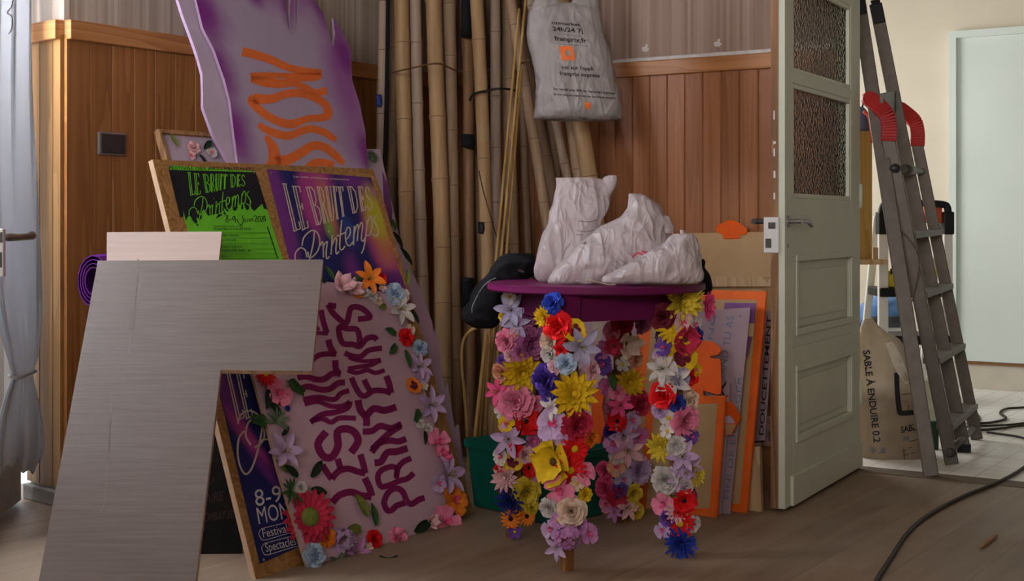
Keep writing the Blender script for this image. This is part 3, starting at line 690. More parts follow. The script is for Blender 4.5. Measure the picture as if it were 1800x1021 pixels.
# tall purple flame-edged cut-out with SION
Fo = thing('painted_cutout', plF.hit(640, 940), 'tall purple flame-edged cut-out with orange warped letters SION, rising above the posters', 'sign')
Fo.location.z = 0
def fab(x, y): return plF.ab(plF.hit(x, y))
def fblob(x, y, ra, rb, ang, c, soft): a, b = fab(x, y); return (a, b, ra, rb, ang, c, soft)
DP = (.22, .035, .25); MP = (.33, .12, .36); LI = (.42, .335, .47)
def streak(x0, y0, x1, y1, wpx, c, soft):
    a0, b0 = fab(x0, y0); a1, b1 = fab(x1, y1)
    return ((a0+a1)/2, (b0+b1)/2, wpx/F*4.6*1.5, math.hypot(a1-a0, b1-b0)/2*1.25, math.atan2(-(a1-a0), b1-b0), c, soft)
mF = blobs('airbrushed_purple', LI, [streak(575, -40, 640, 330, 62, MP, .9), streak(420, -30, 620, -20, 60, MP, .9) if False else fblob(490, -30, .44, .20, 0, MP, .9), streak(345, -40, 372, 90, 58, DP, .9), streak(365, 60, 402, 180, 44, DP, .9), streak(398, 150, 428, 310, 46, DP, .9),
 streak(545, -40, 590, 60, 40, DP, .95), streak(590, 40, 622, 150, 30, DP, .9), streak(636, 220, 655, 330, 24, DP, .9), streak(440, -40, 455, 20, 26, DP, 1), streak(500, -30, 510, 60, 20, DP, 1), fblob(790, 640, .06, .6, .2, (.50, .33, .47), .7)])
plF2 = Pl(plF.o - plF.n*.016, plF.u, plF.v)
plate('back_layer', [(300, -70), (313, 0), (322, 28), (334, 60), (347, 97), (356, 130), (357, 160), (357, 188), (374, 235), (402, 285), (450, 400), (520, 640), (640, 640), (560, 300), (470, -70)], plF2, .012, M['lilac'], Fo, M['lilac_edge'])
right = [(495, -70), (503, 20), (509, 57), (510, 20), (514, -70), (518, -20), (521, 45), (525, 5), (540, -60), (552, 0), (567, 23), (579, 59), (585.5, 88), (589, 59), (586, 31), (603, 59), (617, 88), (619, 141), (632, 182), (642, 229), (646, 294), (680, 390), (721, 470), (743, 519), (760, 568), (763, 595), (765, 578), (772.5, 607), (776, 651), (782, 685), (787, 673), (793, 715), (800, 755), (806, 745), (812, 800), (826, 884)]
left = [(560, 905), (535, 780), (500, 600), (470, 450), (440, 350), (418, 285), (411, 230), (405, 180), (395, 140), (376, 86), (357, 50), (345, 0), (335, -70)]
plate('front_layer', right+left, plF, .012, mF, Fo, M['lilac_edge'])
z2 = lambda x, y: (300+x/3.404, y/3.404)
SION = [([(428, 308), (500, 325), (600, 358), (700, 402), (800, 425), (905, 432)], [13, 13, 12, 11, 11, 8]), ([(900, 440), (860, 458), (760, 462), (660, 452), (560, 452), (478, 460)], [10, 13, 12, 8, 10, 13]), ([(482, 470), (560, 488), (650, 500), (740, 498), (800, 522), (870, 556), (935, 538)], [10, 15, 13, 10, 10, 11, 11]),
 ([(495, 590), (600, 592), (680, 565), (760, 556), (850, 580), (925, 625), (942, 685), (900, 705), (820, 710), (720, 742), (620, 715), (535, 660), (485, 605), (500, 588)], [16, 13, 12, 12, 11, 12, 13, 11, 10, 13, 12, 12, 13, 14]), ([(525, 745), (600, 788), (700, 812), (780, 785), (840, 770), (920, 792), (990, 840)], [8, 12, 12, 11, 11, 11, 8]),
 ([(570, 815), (610, 880), (622, 960), (600, 1010)], [6, 15, 20, 20]), ([(620, 968), (700, 955), (770, 920), (850, 872), (920, 880), (980, 925), (1035, 978)], [16, 15, 14, 13, 12, 12, 8]), ([(820, 1010), (860, 975), (920, 972), (975, 990)], [12, 12, 11, 11])]
px_strokes('lettering', [([z2(*p) for p in s], [q*1.18 for q in w]) for s, w in SION], plF.proj(.0008), M['orange_letter'], Fo)

# flower-edged board behind, mostly hidden
Eo = thing('flower_trimmed_board', plE.hit(470, 870), 'lilac wood-framed board with a few flowers, half hidden behind the purple cut-out', 'sign')
Eo.location.z = 0
plate('panel', [(277, 228), (652, 262), (668, 262), (709, 450), (690, 520), (560, 780), (440, 800), (330, 420)], plE, .012, M['lilac'], Eo, M['paleedge'])
mb = MB()
def bar_on(pl, a, b, w, t, mb, h=0): mb.beam(pl.hit(*a, h), pl.hit(*b, h), t, w, pl.n)
bar_on(plE, (275, 232), (480, 247), .014, .018, mb, .002); bar_on(plE, (277, 230), (340, 450), .010, .025, mb, .004)
mb.build('frame', M['brownwood'], Eo)
lg = MB()
for x in (450, 550):
    P = plE.hit(x, 785, -.02); lg.beam(P, V((P.x+uL.y*.5*P.z, P.y-uL.x*.5*P.z, 0)), .04, .025)
lg.build('leg', M['softwood'], Eo)

# black chalkboard in the gap between plywood and poster board
plK = Pl(V((-.9, 4.02, 0)), (1, .05, 0), (0, .10, 1))
Kb = thing('chalkboard', (-.9, 4.06, 0), 'black board with faint chalk writing in the dark gap behind the notched plywood', 'board')
plate('board', [(246, floor_px(246, plK)), (425, floor_px(425, plK)), (428, 690), (260, 690)], plK, .012, M['chalkboard'], Kb)
zk = lambda x, y: (330+x/2.678, 640+y/2.678)
px_text('chalk_writing', [('OU', zk(60, 580), zk(120, 560), zk(62, 545)), ('TAIRE', zk(55, 660), zk(165, 640), zk(60, 615)), ('COMBAT', zk(55, 745), zk(175, 730), zk(60, 705)), ('ET LA', zk(190, 725), zk(250, 715), zk(193, 690))], plK.proj(.001), M['chalk'], Kb)

# purple roll behind the plywood
t = MB(); sp = []
for i in range(60):
    a = i/60*2*math.pi*4; r = .022+.030*i/60
    sp.append(at(168, 492, 4.05)+V((math.cos(a)*r*.9, 0, math.sin(a)*r*1.5)))
vv = []; ff = []
for p in sp: vv += [p+V((0, -.02, 0)), p+V((0, .28, 0))]
ff = [(2*i, 2*i+2, 2*i+3, 2*i+1) for i in range(len(sp)-1)]
rl = mob('fabric_roll', vv, ff, flat('purple_sheet', (.16, .02, .30), .4), loc=at(168, 492, 4.05))
md = rl.modifiers.new('thickness', 'SOLIDIFY'); md.thickness = .003
tag(rl, 'rolled shiny purple sheet wedged behind the plywood near the panelled corner', 'roll')
cr_ = MB(); P = at(168, 545, 4.05); P.z = 0; top = at(168, 492, 4.05).z-.085
cr_.aabb((P.x-.012, 4.04, 0), (P.x+.09, 4.30, top)); o = cr_.build('wooden_block', M['brownwood'], loc=P); tag(o, 'dark wooden block under the purple roll, hidden by the plywood', 'block')

# socket plate on the panelled left wall
def on_wall_left(px, py, off=0.):
    d = ray(px, py); n = uR; o = K + uR*off; t = (o-C0).dot(n)/d.dot(n); return C0+d*t
so = thing('socket_plate', on_wall_left(194, 253, .016), 'square dark socket plate with grey rim on the left wood panelling', 'socket')
a = on_wall_left(170, 253, .016); b = on_wall_left(218, 253, .016); wv = (b-a).length/2; cc = (a+b)/2; hh = 20/F*cc.y
mb = MB(); mb.box(cc+uR*.006, uL*wv, UP*hh, uR*.006); mb.build('rim', M['plate_grey'], so, bevel=.004)
mb = MB(); mb.box(cc+uR*.012, uL*wv*.86, UP*hh*.86, uR*.004); mb.build('cover', M['plate_dark'], so, bevel=.003)

# ------------------------------------------------------------------ bamboo in the corner
BAM = {}
for k, (c1, c2, c3) in {'yellow': ((.29, .175, .085), (.39, .25, .125), (.47, .32, .175)), 'tan': ((.24, .15, .085), (.33, .22, .135), (.41, .29, .185)), 'grey': ((.28, .20, .145), (.40, .30, .23), (.49, .39, .31)), 'brown': ((.13, .065, .03), (.20, .105, .05), (.27, .15, .08)), 'dim': ((.17, .11, .06), (.25, .165, .10), (.32, .22, .14))}.items():
    BAM[k] = wood('bamboo_'+k, c1, c2, c3, 0, grain=26, stretch=.07, rough=.5, knots=False)
M['node'] = flat('bamboo_node', (.15, .085, .045), .7, .2)
def bamboo(label, x0, x1, w, Yb, tone, Yt=None, ytop=-150, seed=0, grp=True, rungs=None):
    rnd = random.Random(seed); Yt = Yt or Yb+.32
    yb = HY+CAMZ*F/Yb
    s = (x1-x0)/700.; Pb = at(x0+s*yb, yb, Yb); Pb.z = 0
    Pt = at(x0+s*ytop, ytop, Yt)
    L = (Pt-Pb).length; r = w*1.07/2*(Yb+Yt)/2/F
    zs = []; z = rnd.uniform(.03, .2)
    pts = [0.]; rr = [r]; nodes = []
    while z < L-.03:
        nodes.append(z); z += rnd.uniform(.19, .30)*(.75+w/70)
    prev = 0.
    for nz in nodes:
        for k in (.25, .5, .75): pts.append(prev+(nz-.012-prev)*k); rr.append(r*(.955 if k == .5 else .965))
        pts += [nz-.012, nz-.004, nz-.001, nz+.003, nz+.012]; rr += [r*.98, r*1.06, r*1.03, r*1.07, r*.975]; prev = nz+.012
    pts.append(L); rr.append(r*.97)
    bx, by = rnd.uniform(-.008, .008), rnd.uniform(-.006, .006); ph = rnd.uniform(0, 6)
    ax = (Pt-Pb).normalized(); P = []
    for i, q in enumerate(pts): P.append(Pb+ax*q+V((bx*math.sin(q*2.6+ph)-bx*math.sin(ph), by*math.sin(q*2+ph)-by*math.sin(ph), 0)))
    mb = MB(); n = 14; mb.tube(P, rr, n)
    fm = []
    mi = [0]*len(mb.f)
    for i in range(len(pts)-1):
        mid = (pts[i]+pts[i+1])/2
        if any(nz-.0042 < mid < nz+.0005 for nz in nodes):
            for k in range(n): mi[i*n+k] = 1
    mb.mi = mi
    o = mb.build('bamboo_pole', None, None, True, [BAM[tone], M['node']], loc=Pb)
    # turn the grain per pole without touching the shape
    return tag(o, label, 'bamboo', 'bamboo poles in the corner')
BL = [
 ('thin grey-brown bamboo pole, leftmost of the corner bundle, with a blue tape mark', 674, 661, 15, 5.62, 'grey', 5.95),
 ('thin dull bamboo pole, second from the left, beside the black strap', 692, 684, 17, 5.74, 'dim', 6.08),
 ('thick yellow bamboo pole, third from the left, first inside the brown twine', 707, 722, 26, 5.62, 'yellow', 5.98),
 ('pale grey bamboo pole, fourth from the left, under the brown twine', 730, 748, 23, 5.66, 'grey', 6.02),
 ('thickest yellow bamboo pole, fifth from the left, middle of the twined group', 763, 778, 28, 5.64, 'yellow', 6.03),
 ('tan bamboo pole, sixth from the left, last under the brown twine', 789, 800, 23, 5.70, 'tan', 6.08),
 ('short dark reddish bamboo pole bound with black tape, seventh from the left', 823, 827, 20, 5.70, 'brown', 6.04),
 ('slim tan bamboo pole slanting just right of the black-taped dark one', 819, 856, 16, 5.82, 'tan', 6.18),
 ('thick yellow bamboo pole at the left end of the black cord', 834, 869, 23, 5.60, 'yellow', 5.95),
 ('upright pale grey bamboo pole in the middle of the black cord', 870, 876, 18, 5.72, 'grey', 6.10),
 ('narrow dark bamboo pole seen between the grey pole and the thin canes', 887, 894, 13, 5.84, 'dim', 6.16),
 ('tan bamboo pole directly behind the thin yellow canes', 897, 912, 17, 5.72, 'tan', 6.10),
 ('narrow dull bamboo pole just right of the thin yellow canes', 908, 936, 13, 5.84, 'dim', 6.17),
 ('slanting tan bamboo pole passing behind the left edge of the hanging bag', 896, 1004, 18, 5.46, 'tan', 5.86),
 ('broad slanting bamboo pole below the left corner of the hanging bag', 898, 1052, 22, 5.70, 'dim', 6.04),
 ('slim slanting grey bamboo pole below the middle of the hanging bag', 934, 1082, 16, 5.62, 'grey', 5.98),
 ('slanting yellow-brown bamboo pole below the right half of the hanging bag', 970, 1074, 20, 5.54, 'tan', 5.90),
 ('thick slanting bamboo pole, rightmost of the corner bundle', 986, 1100, 29, 5.45, 'yellow', 5.76)]
for i, (lb, x0, x1, w, Yb, tone, Yt) in enumerate(BL):
    bamboo(lb, x0, x1, w, Yb, tone, Yt, 22 if 'black tape' in lb else -150-(i*37) % 60, seed=i+3)
for i, (lb, x0, x1, w, Yb) in enumerate([('dark bamboo pole deep in the bundle between the yellow and pale grey poles', 720, 735, 18, 5.86), ('dark bamboo pole at the back, seen in the gap left of the black-taped one', 798, 792, 13, 6.14), ('dark bamboo pole at the back, in the gap right of the black-taped one', 845, 838, 16, 6.02), ('dark bamboo pole at the back between the black cord and the slanting poles', 938, 978, 18, 5.96), ('dark bamboo pole at the back among the slanting poles', 950, 1015, 18, 5.86)]):
    bamboo(lb, x0, x1, w, Yb, 'dim', min(Yb+.2, 6.1), -120, seed=40+i)
def cord(name, pxs, r, mat, label, cat, n=6, cls=False):
    pts = [at(*p) for p in pxs]; pts = [V(p) for p in cr(pts, n)]
    mb = MB(); mb.tube(pts, r, 7); o = mb.build(name, mat, None, True, loc=pts[0]); return tag(o, label, cat)
cord('twine', [(690, 128, 5.83), (700, 125, 5.72), (712, 122, 5.70), (722, 120, 5.73), (735, 117, 5.735), (748, 114, 5.72), (762, 112, 5.70), (776, 113, 5.72), (788, 118, 5.755), (803, 125, 5.79), (812, 130, 5.9)], .0035, M['twine'], 'brown twine tied around the left group of bamboo poles', 'twine')
cord('cord', [(826, 176, 5.85), (831, 167, 5.77), (842, 162, 5.745), (853, 160, 5.755), (862, 158, 5.745), (875, 156, 5.72), (888, 156, 5.74), (902, 158, 5.78), (912, 160, 5.82)], .0048, M['blackp'], 'black cord tied around the middle bamboo poles', 'cord')
cord('cord', [(908, 114, 5.78), (918, 110, 5.70), (928, 106, 5.68), (938, 105, 5.69)], .003, M['twine'], 'thin brown cord on the slanting pole beside the hanging bag', 'cord')
cord('strap', [(681, -120, 5.9), (682, 0, 5.84), (680, 150, 5.78), (677, 260, 5.74), (674, 330, 5.72)], .0085, M['black'], 'narrow black strap hanging between the two leftmost bamboo poles', 'strap')
cord('cord', [(842, 300, 5.64), (848, 330, 5.62), (858, 365, 5.60), (868, 400, 5.59), (874, 420, 5.58)], .002, M['blackp'], 'thin dark cord dangling in front of the bamboo above the jacket', 'cord')
cord('cord', [(882, 418, 5.70), (890, 432, 5.70), (897, 447, 5.69)], .0022, M['blackp'], 'short dark cord end sticking up above the black jacket', 'cord')
def patch(name, x0, y0, x1, y1, Y, mat, label, cat, d=.012, sd=1):
    c = at((x0+x1)/2, (y0+y1)/2, Y); hx = (x1-x0)/2/F*Y; hz = (y1-y0)/2/F*Y
    pts = []; mb = MB(); rnd = random.Random(sd)
    for k in range(5):
        z = -hz+2*hz*k/4
        pts.append(c+V((rnd.uniform(-.002, .002), 0, z)))
    mb.tube(pts, [hx*rnd.uniform(.94, 1.06) for _ in pts], 14); o = mb.build(name, mat, None, True, loc=c); return tag(o, label, cat)
tB = .5
patch('tape_wrap', 810, 236, 834, 260, 5.84, M['black'], 'black tape wrapped around the dark pole halfway up', 'tape')
patch('tape_wrap', 810, 488, 835, 540, 5.79, M['black'], 'black tape wrapped around the dark pole just left of the jacket', 'tape')
patch('cloth_wrap', 810, -10, 830, 66, 5.93, M['black'], 'black cloth bound around the top of the dark pole', 'cloth')
patch('clamp', 840, 390, 854, 411, 5.72, M['blackp'], 'small black clamp on a bamboo pole above the jacket', 'clamp')
patch('tape_wrap', 661, 166, 671, 188, 5.80, flat('blue_tape', (.03, .06, .22), .5), 'blue tape on the leftmost bamboo pole', 'tape')
# thin canes
for k, (a, b, lb) in enumerate([((913, 15, 5.62), (866, 520, 5.55), 'thin yellow cane, leftmost of three leaning before the bamboo'), ((925, -10, 5.61), (874, 520, 5.54), 'thin yellow cane, middle of three leaning before the bamboo'), ((917, 120, 5.66), (884, 520, 5.56), 'thin yellow cane, rightmost of three leaning before the bamboo')]):
    A_ = at(*a); B_ = at(*b); d = (B_-A_); B2 = A_+d*((A_.z)/(A_.z-B_.z)); mb = MB(); mb.tube([B2, A_], [.0065, .0055], 8)
    tag(mb.build('cane', M['cane'], None, True, loc=B2), lb, 'cane', 'thin canes')
for k, (pts, r, lb) in enumerate([([(838, 576, 5.35), (826, 582, 5.35), (814, 600, 5.36), (812, 640, 5.37), (817, 700, 5.38), (822, 770, 5.39), (824, 826.5, 5.373)], .006, 'bent cane hooked over at the top, beside the green bin'), ([(854, 586, 5.40), (848, 650, 5.39), (836, 760, 5.38), (830, 826, 5.38)], .008, 'straight cane standing right of the hooked cane behind the green bin'), ([(861, 590, 5.44), (856, 680, 5.43), (852, 818, 5.42)], .006, 'dark thin cane standing between hooked cane and flowered table leg')]):
    P_ = [at(*p) for p in pts]; P_[-1].z = 0
    mb = MB(); mb.tube([V(p) for p in cr(P_, 5)], r, 8); tag(mb.build('cane', M['cane'] if k < 2 else M['brownwood'], None, True, loc=P_[-1]), lb, 'cane', 'canes behind the green bin')

# ------------------------------------------------------------------ artificial flowers
_fm = {}
PAL = {'white': (.62, .57, .55), 'cream': (.72, .54, .42), 'yellow': (.72, .47, .012), 'lemon': (.70, .53, .045), 'orange': (.80, .22, .02), 'red': (.74, .008, .012), 'crimson': (.52, .025, .07), 'maroon': (.14, .010, .025),
 'pink': (.80, .235, .38), 'hot': (.80, .09, .25), 'pale': (.76, .45, .49), 'mauve': (.50, .15, .36), 'lilac': (.52, .36, .58), 'lav': (.42, .38, .56), 'violet': (.14, .06, .34), 'indigo': (.055, .025, .24), 'navy': (.018, .03, .22), 'blue': (.025, .06, .42),
 'sky': (.40, .52, .68), 'orchid': (.55, .24, .52), 'leaf': (.035, .105, .025), 'dleaf': (.010, .028, .014), 'olive': (.17, .22, .04), 'grey': (.13, .19, .11), 'black': (.012, .01, .014), 'brown': (.10, .05, .02), 'stamen': (.30, .26, .05), 'peach': (.72, .34, .20)}
def fmat(c):
    if c not in _mc:
        m, t, b = nt('petal_'+c); col = PAL[c]
        tc = N(t, 'ShaderNodeTexCoord'); no = N(t, 'ShaderNodeTexNoise'); no.inputs['Scale'].default_value = 2.5; no.inputs['Detail'].default_value = 4
        t.links.new(tc.outputs['Object'], no.inputs['Vector'])
        cl = ramp(t, no.outputs['Fac'], [(.3, [x*.78 for x in col]), (.7, [min(1, x*1.15+.01) for x in col])])
        t.links.new(cl, b.inputs['Base Color']); b.inputs['Roughness'].default_value = .7; b.inputs['Specular IOR Level'].default_value = .12
        _mc[c] = m
    return _mc[c]
def petal(mb, ang, L, Wd, tilt, curl, kind='round', r0=.06, z0=0., cup=.15, ruf=0., n=5, rnd=None, mi=0):
    v = []; r = r0; z = z0; ca, sa = math.cos(ang), math.sin(ang)
    for i in range(n+1):
        t = i/n
        if kind == 'point': w = Wd*(math.sin(math.pi*min(1, t*.92+.08))**.75)*(1 if t < .98 else .1)
        elif kind == 'fan': w = Wd*(.18+.82*t**.8)*(1 if t < .95 else .92)
        else: w = Wd*(.25+.75*math.sin(math.pi*min(.5, t*.62)))*(1 if t < .9 else .62)
        for j in (-1, -.5, 0, .5, 1):
            zz = z+cup*Wd*j*j*(1-.3*t); rr = r
            if ruf and rnd: zz += rnd.uniform(-ruf, ruf)*t; rr += rnd.uniform(-ruf, ruf)*t
            if kind in ('round', 'fan') and t > .85: rr -= abs(j)*L*.10
            y = w*j
            v.append((rr*ca-y*sa, rr*sa+y*ca, zz))
        a = tilt+curl*t; r += math.cos(a)*L/n; z += math.sin(a)*L/n
    f = [(i*5+j, i*5+j+1, i*5+j+6, i*5+j+5) for i in range(n) for j in range(4)]
    mb.add(v, f, mi)
def ball(mb, r, z, h=.6, n=10, m=5, mi=0):
    v = [(0, 0, z+r*h)]; f = []
    for i in range(1, m+1):
        a = i/m*math.pi/2
        for k in range(n): v.append((r*math.sin(a)*math.cos(2*math.pi*k/n), r*math.sin(a)*math.sin(2*math.pi*k/n), z+r*h*math.cos(a)))
    for k in range(n): f.append((0, 1+k, 1+(k+1) % n))
    for i in range(m-1):
        for k in range(n): f.append((1+i*n+k, 1+(i+1)*n+k, 1+(i+1)*n+(k+1) % n, 1+i*n+(k+1) % n))
    mb.add(v, f, mi)
TAU = 2*math.pi
def flower_mesh(kind, col, col2):
    key = (kind, col, col2)
    if key in _fm: return _fm[key]
    rnd = random.Random(hash(kind) % 1000 if False else sum(map(ord, kind+col)))
    mb = MB(); cb = MB(); u = rnd.uniform
    if kind == 'dahlia':
        for n, L, t, c in ((13, .95, .12, .15), (12, .80, .42, .1), (10, .60, .75, 0), (7, .38, 1.1, 0)):
            o = u(0, 1)
            for k in range(n): petal(mb, TAU*(k+o)/n+u(-.08, .08), L*u(.9, 1.06), .17*(.6+.4*L), t+u(-.08, .08), c, 'point', .05, .02, .5, 0, 4)
        ball(cb, .12, .18)
    elif kind == 'carnation':
        for n, L, t in ((9, .92, .15), (9, .85, .5), (8, .75, .85), (7, .62, 1.15), (5, .5, 1.4)):
            o = u(0, 1)
            for k in range(n): petal(mb, TAU*(k+o)/n+u(-.1, .1), L*u(.9, 1.06), .34*L, t+u(-.1, .1), -.25, 'fan', .03, 0, .1, .06, 4, rnd)
    elif kind == 'rose':
        for n, L, t, c, w in ((5, .85, .25, -.1, .52), (5, .80, .7, -.5, .48), (4, .70, 1.05, -.5, .42), (4, .58, 1.3, -.3, .32), (3, .48, 1.5, 0, .2)):
            o = u(0, 1)
            for k in range(n): petal(mb, TAU*(k+o)/n+u(-.08, .08), L*u(.95, 1.05), w, t, c, 'round', .10*L, 0, -.55, .012, 5, rnd)
    elif kind == 'lily':
        for k in range(6): petal(mb, TAU*k/6+u(-.1, .1), 1.08*u(.92, 1.05), .25 if k % 2 else .21, .62, -.95, 'point', .05, 0, .35, 0, 6)
        for k in range(5):
            a = TAU*k/5; cb.tube([(0, 0, .05), (.10*math.cos(a), .10*math.sin(a), .30), (.17*math.cos(a), .17*math.sin(a), .48)], [.018, .016, .03], 5)
    elif kind == 'orchid':
        for k in range(5): petal(mb, TAU*k/5+u(-.15, .15), .95*u(.9, 1.05), .42, .45+u(-.15, .15), -.55, 'round', .05, 0, .2, .035, 5, rnd)
        for k in range(3): petal(cb, TAU*k/3+u(-.15, .15), .38, .16, .9, .2, 'round', .03, .04, .2, .02, 4, rnd)
    elif kind == 'daisy':
        for n, L, t in ((15, .98, .10), (13, .84, .28)):
            o = u(0, 1)
            for k in range(n): petal(mb, TAU*(k+o)/n, L*u(.94, 1.04), .12, t, -.1, 'round', .1, 0, .3, 0, 3)
        ball(cb, .24, .08, .55)
    elif kind == 'gerbera':
        for n, L, t in ((19, .98, .06), (18, .86, .22), (16, .66, .45)):
            o = u(0, 1)
            for k in range(n): petal(mb, TAU*(k+o)/n, L*u(.94, 1.04), .125, t, -.22, 'round', .1, 0, .5, .01, 4, rnd)
        ball(cb, .36, .10, .5, 16, 6)
    elif kind == 'poppy':
        for n, L, t in ((4, .95, .45), (4, .85, .85)):
            o = u(0, 1)
            for k in range(n): petal(mb, TAU*(k+o)/n+u(-.1, .1), L, .66, t, -.2, 'fan', .03, 0, .25, .06, 6, rnd)
        ball(cb, .18, .12, 1)
    elif kind == 'pansy':
        for k, (a, w, L) in enumerate(((1.57, .5, .8), (.55, .5, .85), (2.6, .5, .85), (-.55, .48, .8), (-2.6, .48, .8), (-1.57, .55, .9))): petal(mb, a, L, w, .12, -.05, 'round', .03, .012*k, .08, .02, 5, rnd)
        for a in (-.6, -2.55, -1.57, .6, 2.5): petal(cb, a, .48, .20, .14, -.05, 'round', .03, .085, .05, 0, 4)
    elif kind == 'cornflower':
        for n, L, t in ((18, .95, .15), (17, .88, .5), (14, .78, .85), (10, .66, 1.2)):
            for k in range(n): petal(mb, TAU*k/n+u(-.15, .15), L*u(.85, 1.1), .085, t+u(-.12, .12), .1, 'fan', .03, 0, .4, .03, 3, rnd)
    elif kind == 'small':
        for k in range(5): petal(mb, TAU*k/5+u(-.05, .05), .85, .36, .2, -.1, 'round', .06, 0, .15, 0, 4)
        ball(cb, .2, .06, .8)
    elif kind == 'berries':
        for k in range(7):
            a = TAU*k/6; r = 0 if k == 6 else .58; m2 = MB(); ball(m2, .33, 0, 1, 8, 4); mb.add([V(q)+V((r*math.cos(a), r*math.sin(a), u(0, .3))) for q in m2.v], m2.f)
    elif kind == 'hydrangea':
        for k in range(17):
            th = math.acos(1-u(0, .95)); ph = k*2.4; d = V((math.sin(th)*math.cos(ph), math.sin(th)*math.sin(ph), math.cos(th)))
            m2 = MB()
            for q in range(4): petal(m2, TAU*q/4+u(0, .4), .30, .17, .15, 0, 'round', .02, 0, .2, .02, 3, rnd)
            R = d.to_track_quat('Z', 'Y').to_matrix(); mb.add([R @ V(q)+V((d.x*.62, d.y*.62, d.z*.5)) for q in m2.v], m2.f)
    elif kind == 'tulip':
        for n, t in ((3, .9), (3, 1.15)):
            for k in range(n): petal(mb, TAU*(k+(.5 if t > 1 else 0))/n, 1.15, .42, t, -.25, 'point', .10, 0, -.5, 0, 6)
    elif kind == 'leaf':
        petal(mb, 0, 1.9, .40, .25, -.35, 'point', 0, 0, .35, 0, 7)
    elif kind == 'fern':
        mb.tube([(0, 0, 0), (.9, 0, .1), (1.8, 0, 0)], [.03, .02, .01], 4)
        for k in range(7):
            for s in (-1, 1):
                m2 = MB(); petal(m2, s*.8, .75*(1-.08*k), .13, .12, -.2, 'point', 0, 0, .3, 0, 4); mb.add([V(q)+V((.2+.23*k, 0, .06)) for q in m2.v], m2.f)
    elif kind == 'spiky':
        for k in range(9): petal(mb, -1.9+3.8*k/8+u(-.1, .1), 1.3*u(.75, 1.1), .13, .2+u(-.1, .25), -.25, 'point', 0, 0, .3, 0, 5)
    def fin(b, c):
        if not b.v: return None
        m = bpy.data.meshes.new(kind); m.from_pydata([tuple(q) for q in b.v], [], b.f); m.materials.append(fmat(c)); m.polygons.foreach_set('use_smooth', [True]*len(m.polygons)); m.update(); return m
    _fm[key] = (fin(mb, col), fin(cb, col2)); return _fm[key]
CEN = {'daisy': 'yellow', 'dahlia': None, 'lily': 'stamen', 'small': 'yellow', 'gerbera': 'stamen', 'poppy': 'brown', 'pansy': 'maroon', 'orchid': 'hot'}
def flower(root, pos, nrm, r, kind, col, col2=None, spin=None, rnd=random):
    c2 = col2 or CEN.get(kind) or col
    m, c = flower_mesh(kind, col, c2)
    nm = 'leaf' if kind in ('leaf', 'fern', 'spiky') else ('berries' if kind == 'berries' else 'flower')
    o = bpy.data.objects.new(nm, m); COL.objects.link(o); o.parent = root
    q = V(nrm).normalized().to_track_quat('Z', 'Y')
    sp = rnd.uniform(0, TAU) if spin is None else spin
    q = q @ Matrix.Rotation(sp, 3, 'Z').to_quaternion()
    o.location = V(pos)-abs_loc(root); o.rotation_euler = q.to_euler(); o.scale = (r, r, r)
    if c:
        d = bpy.data.objects.new('flower_center', c); COL.objects.link(d); d.parent = o
    return o

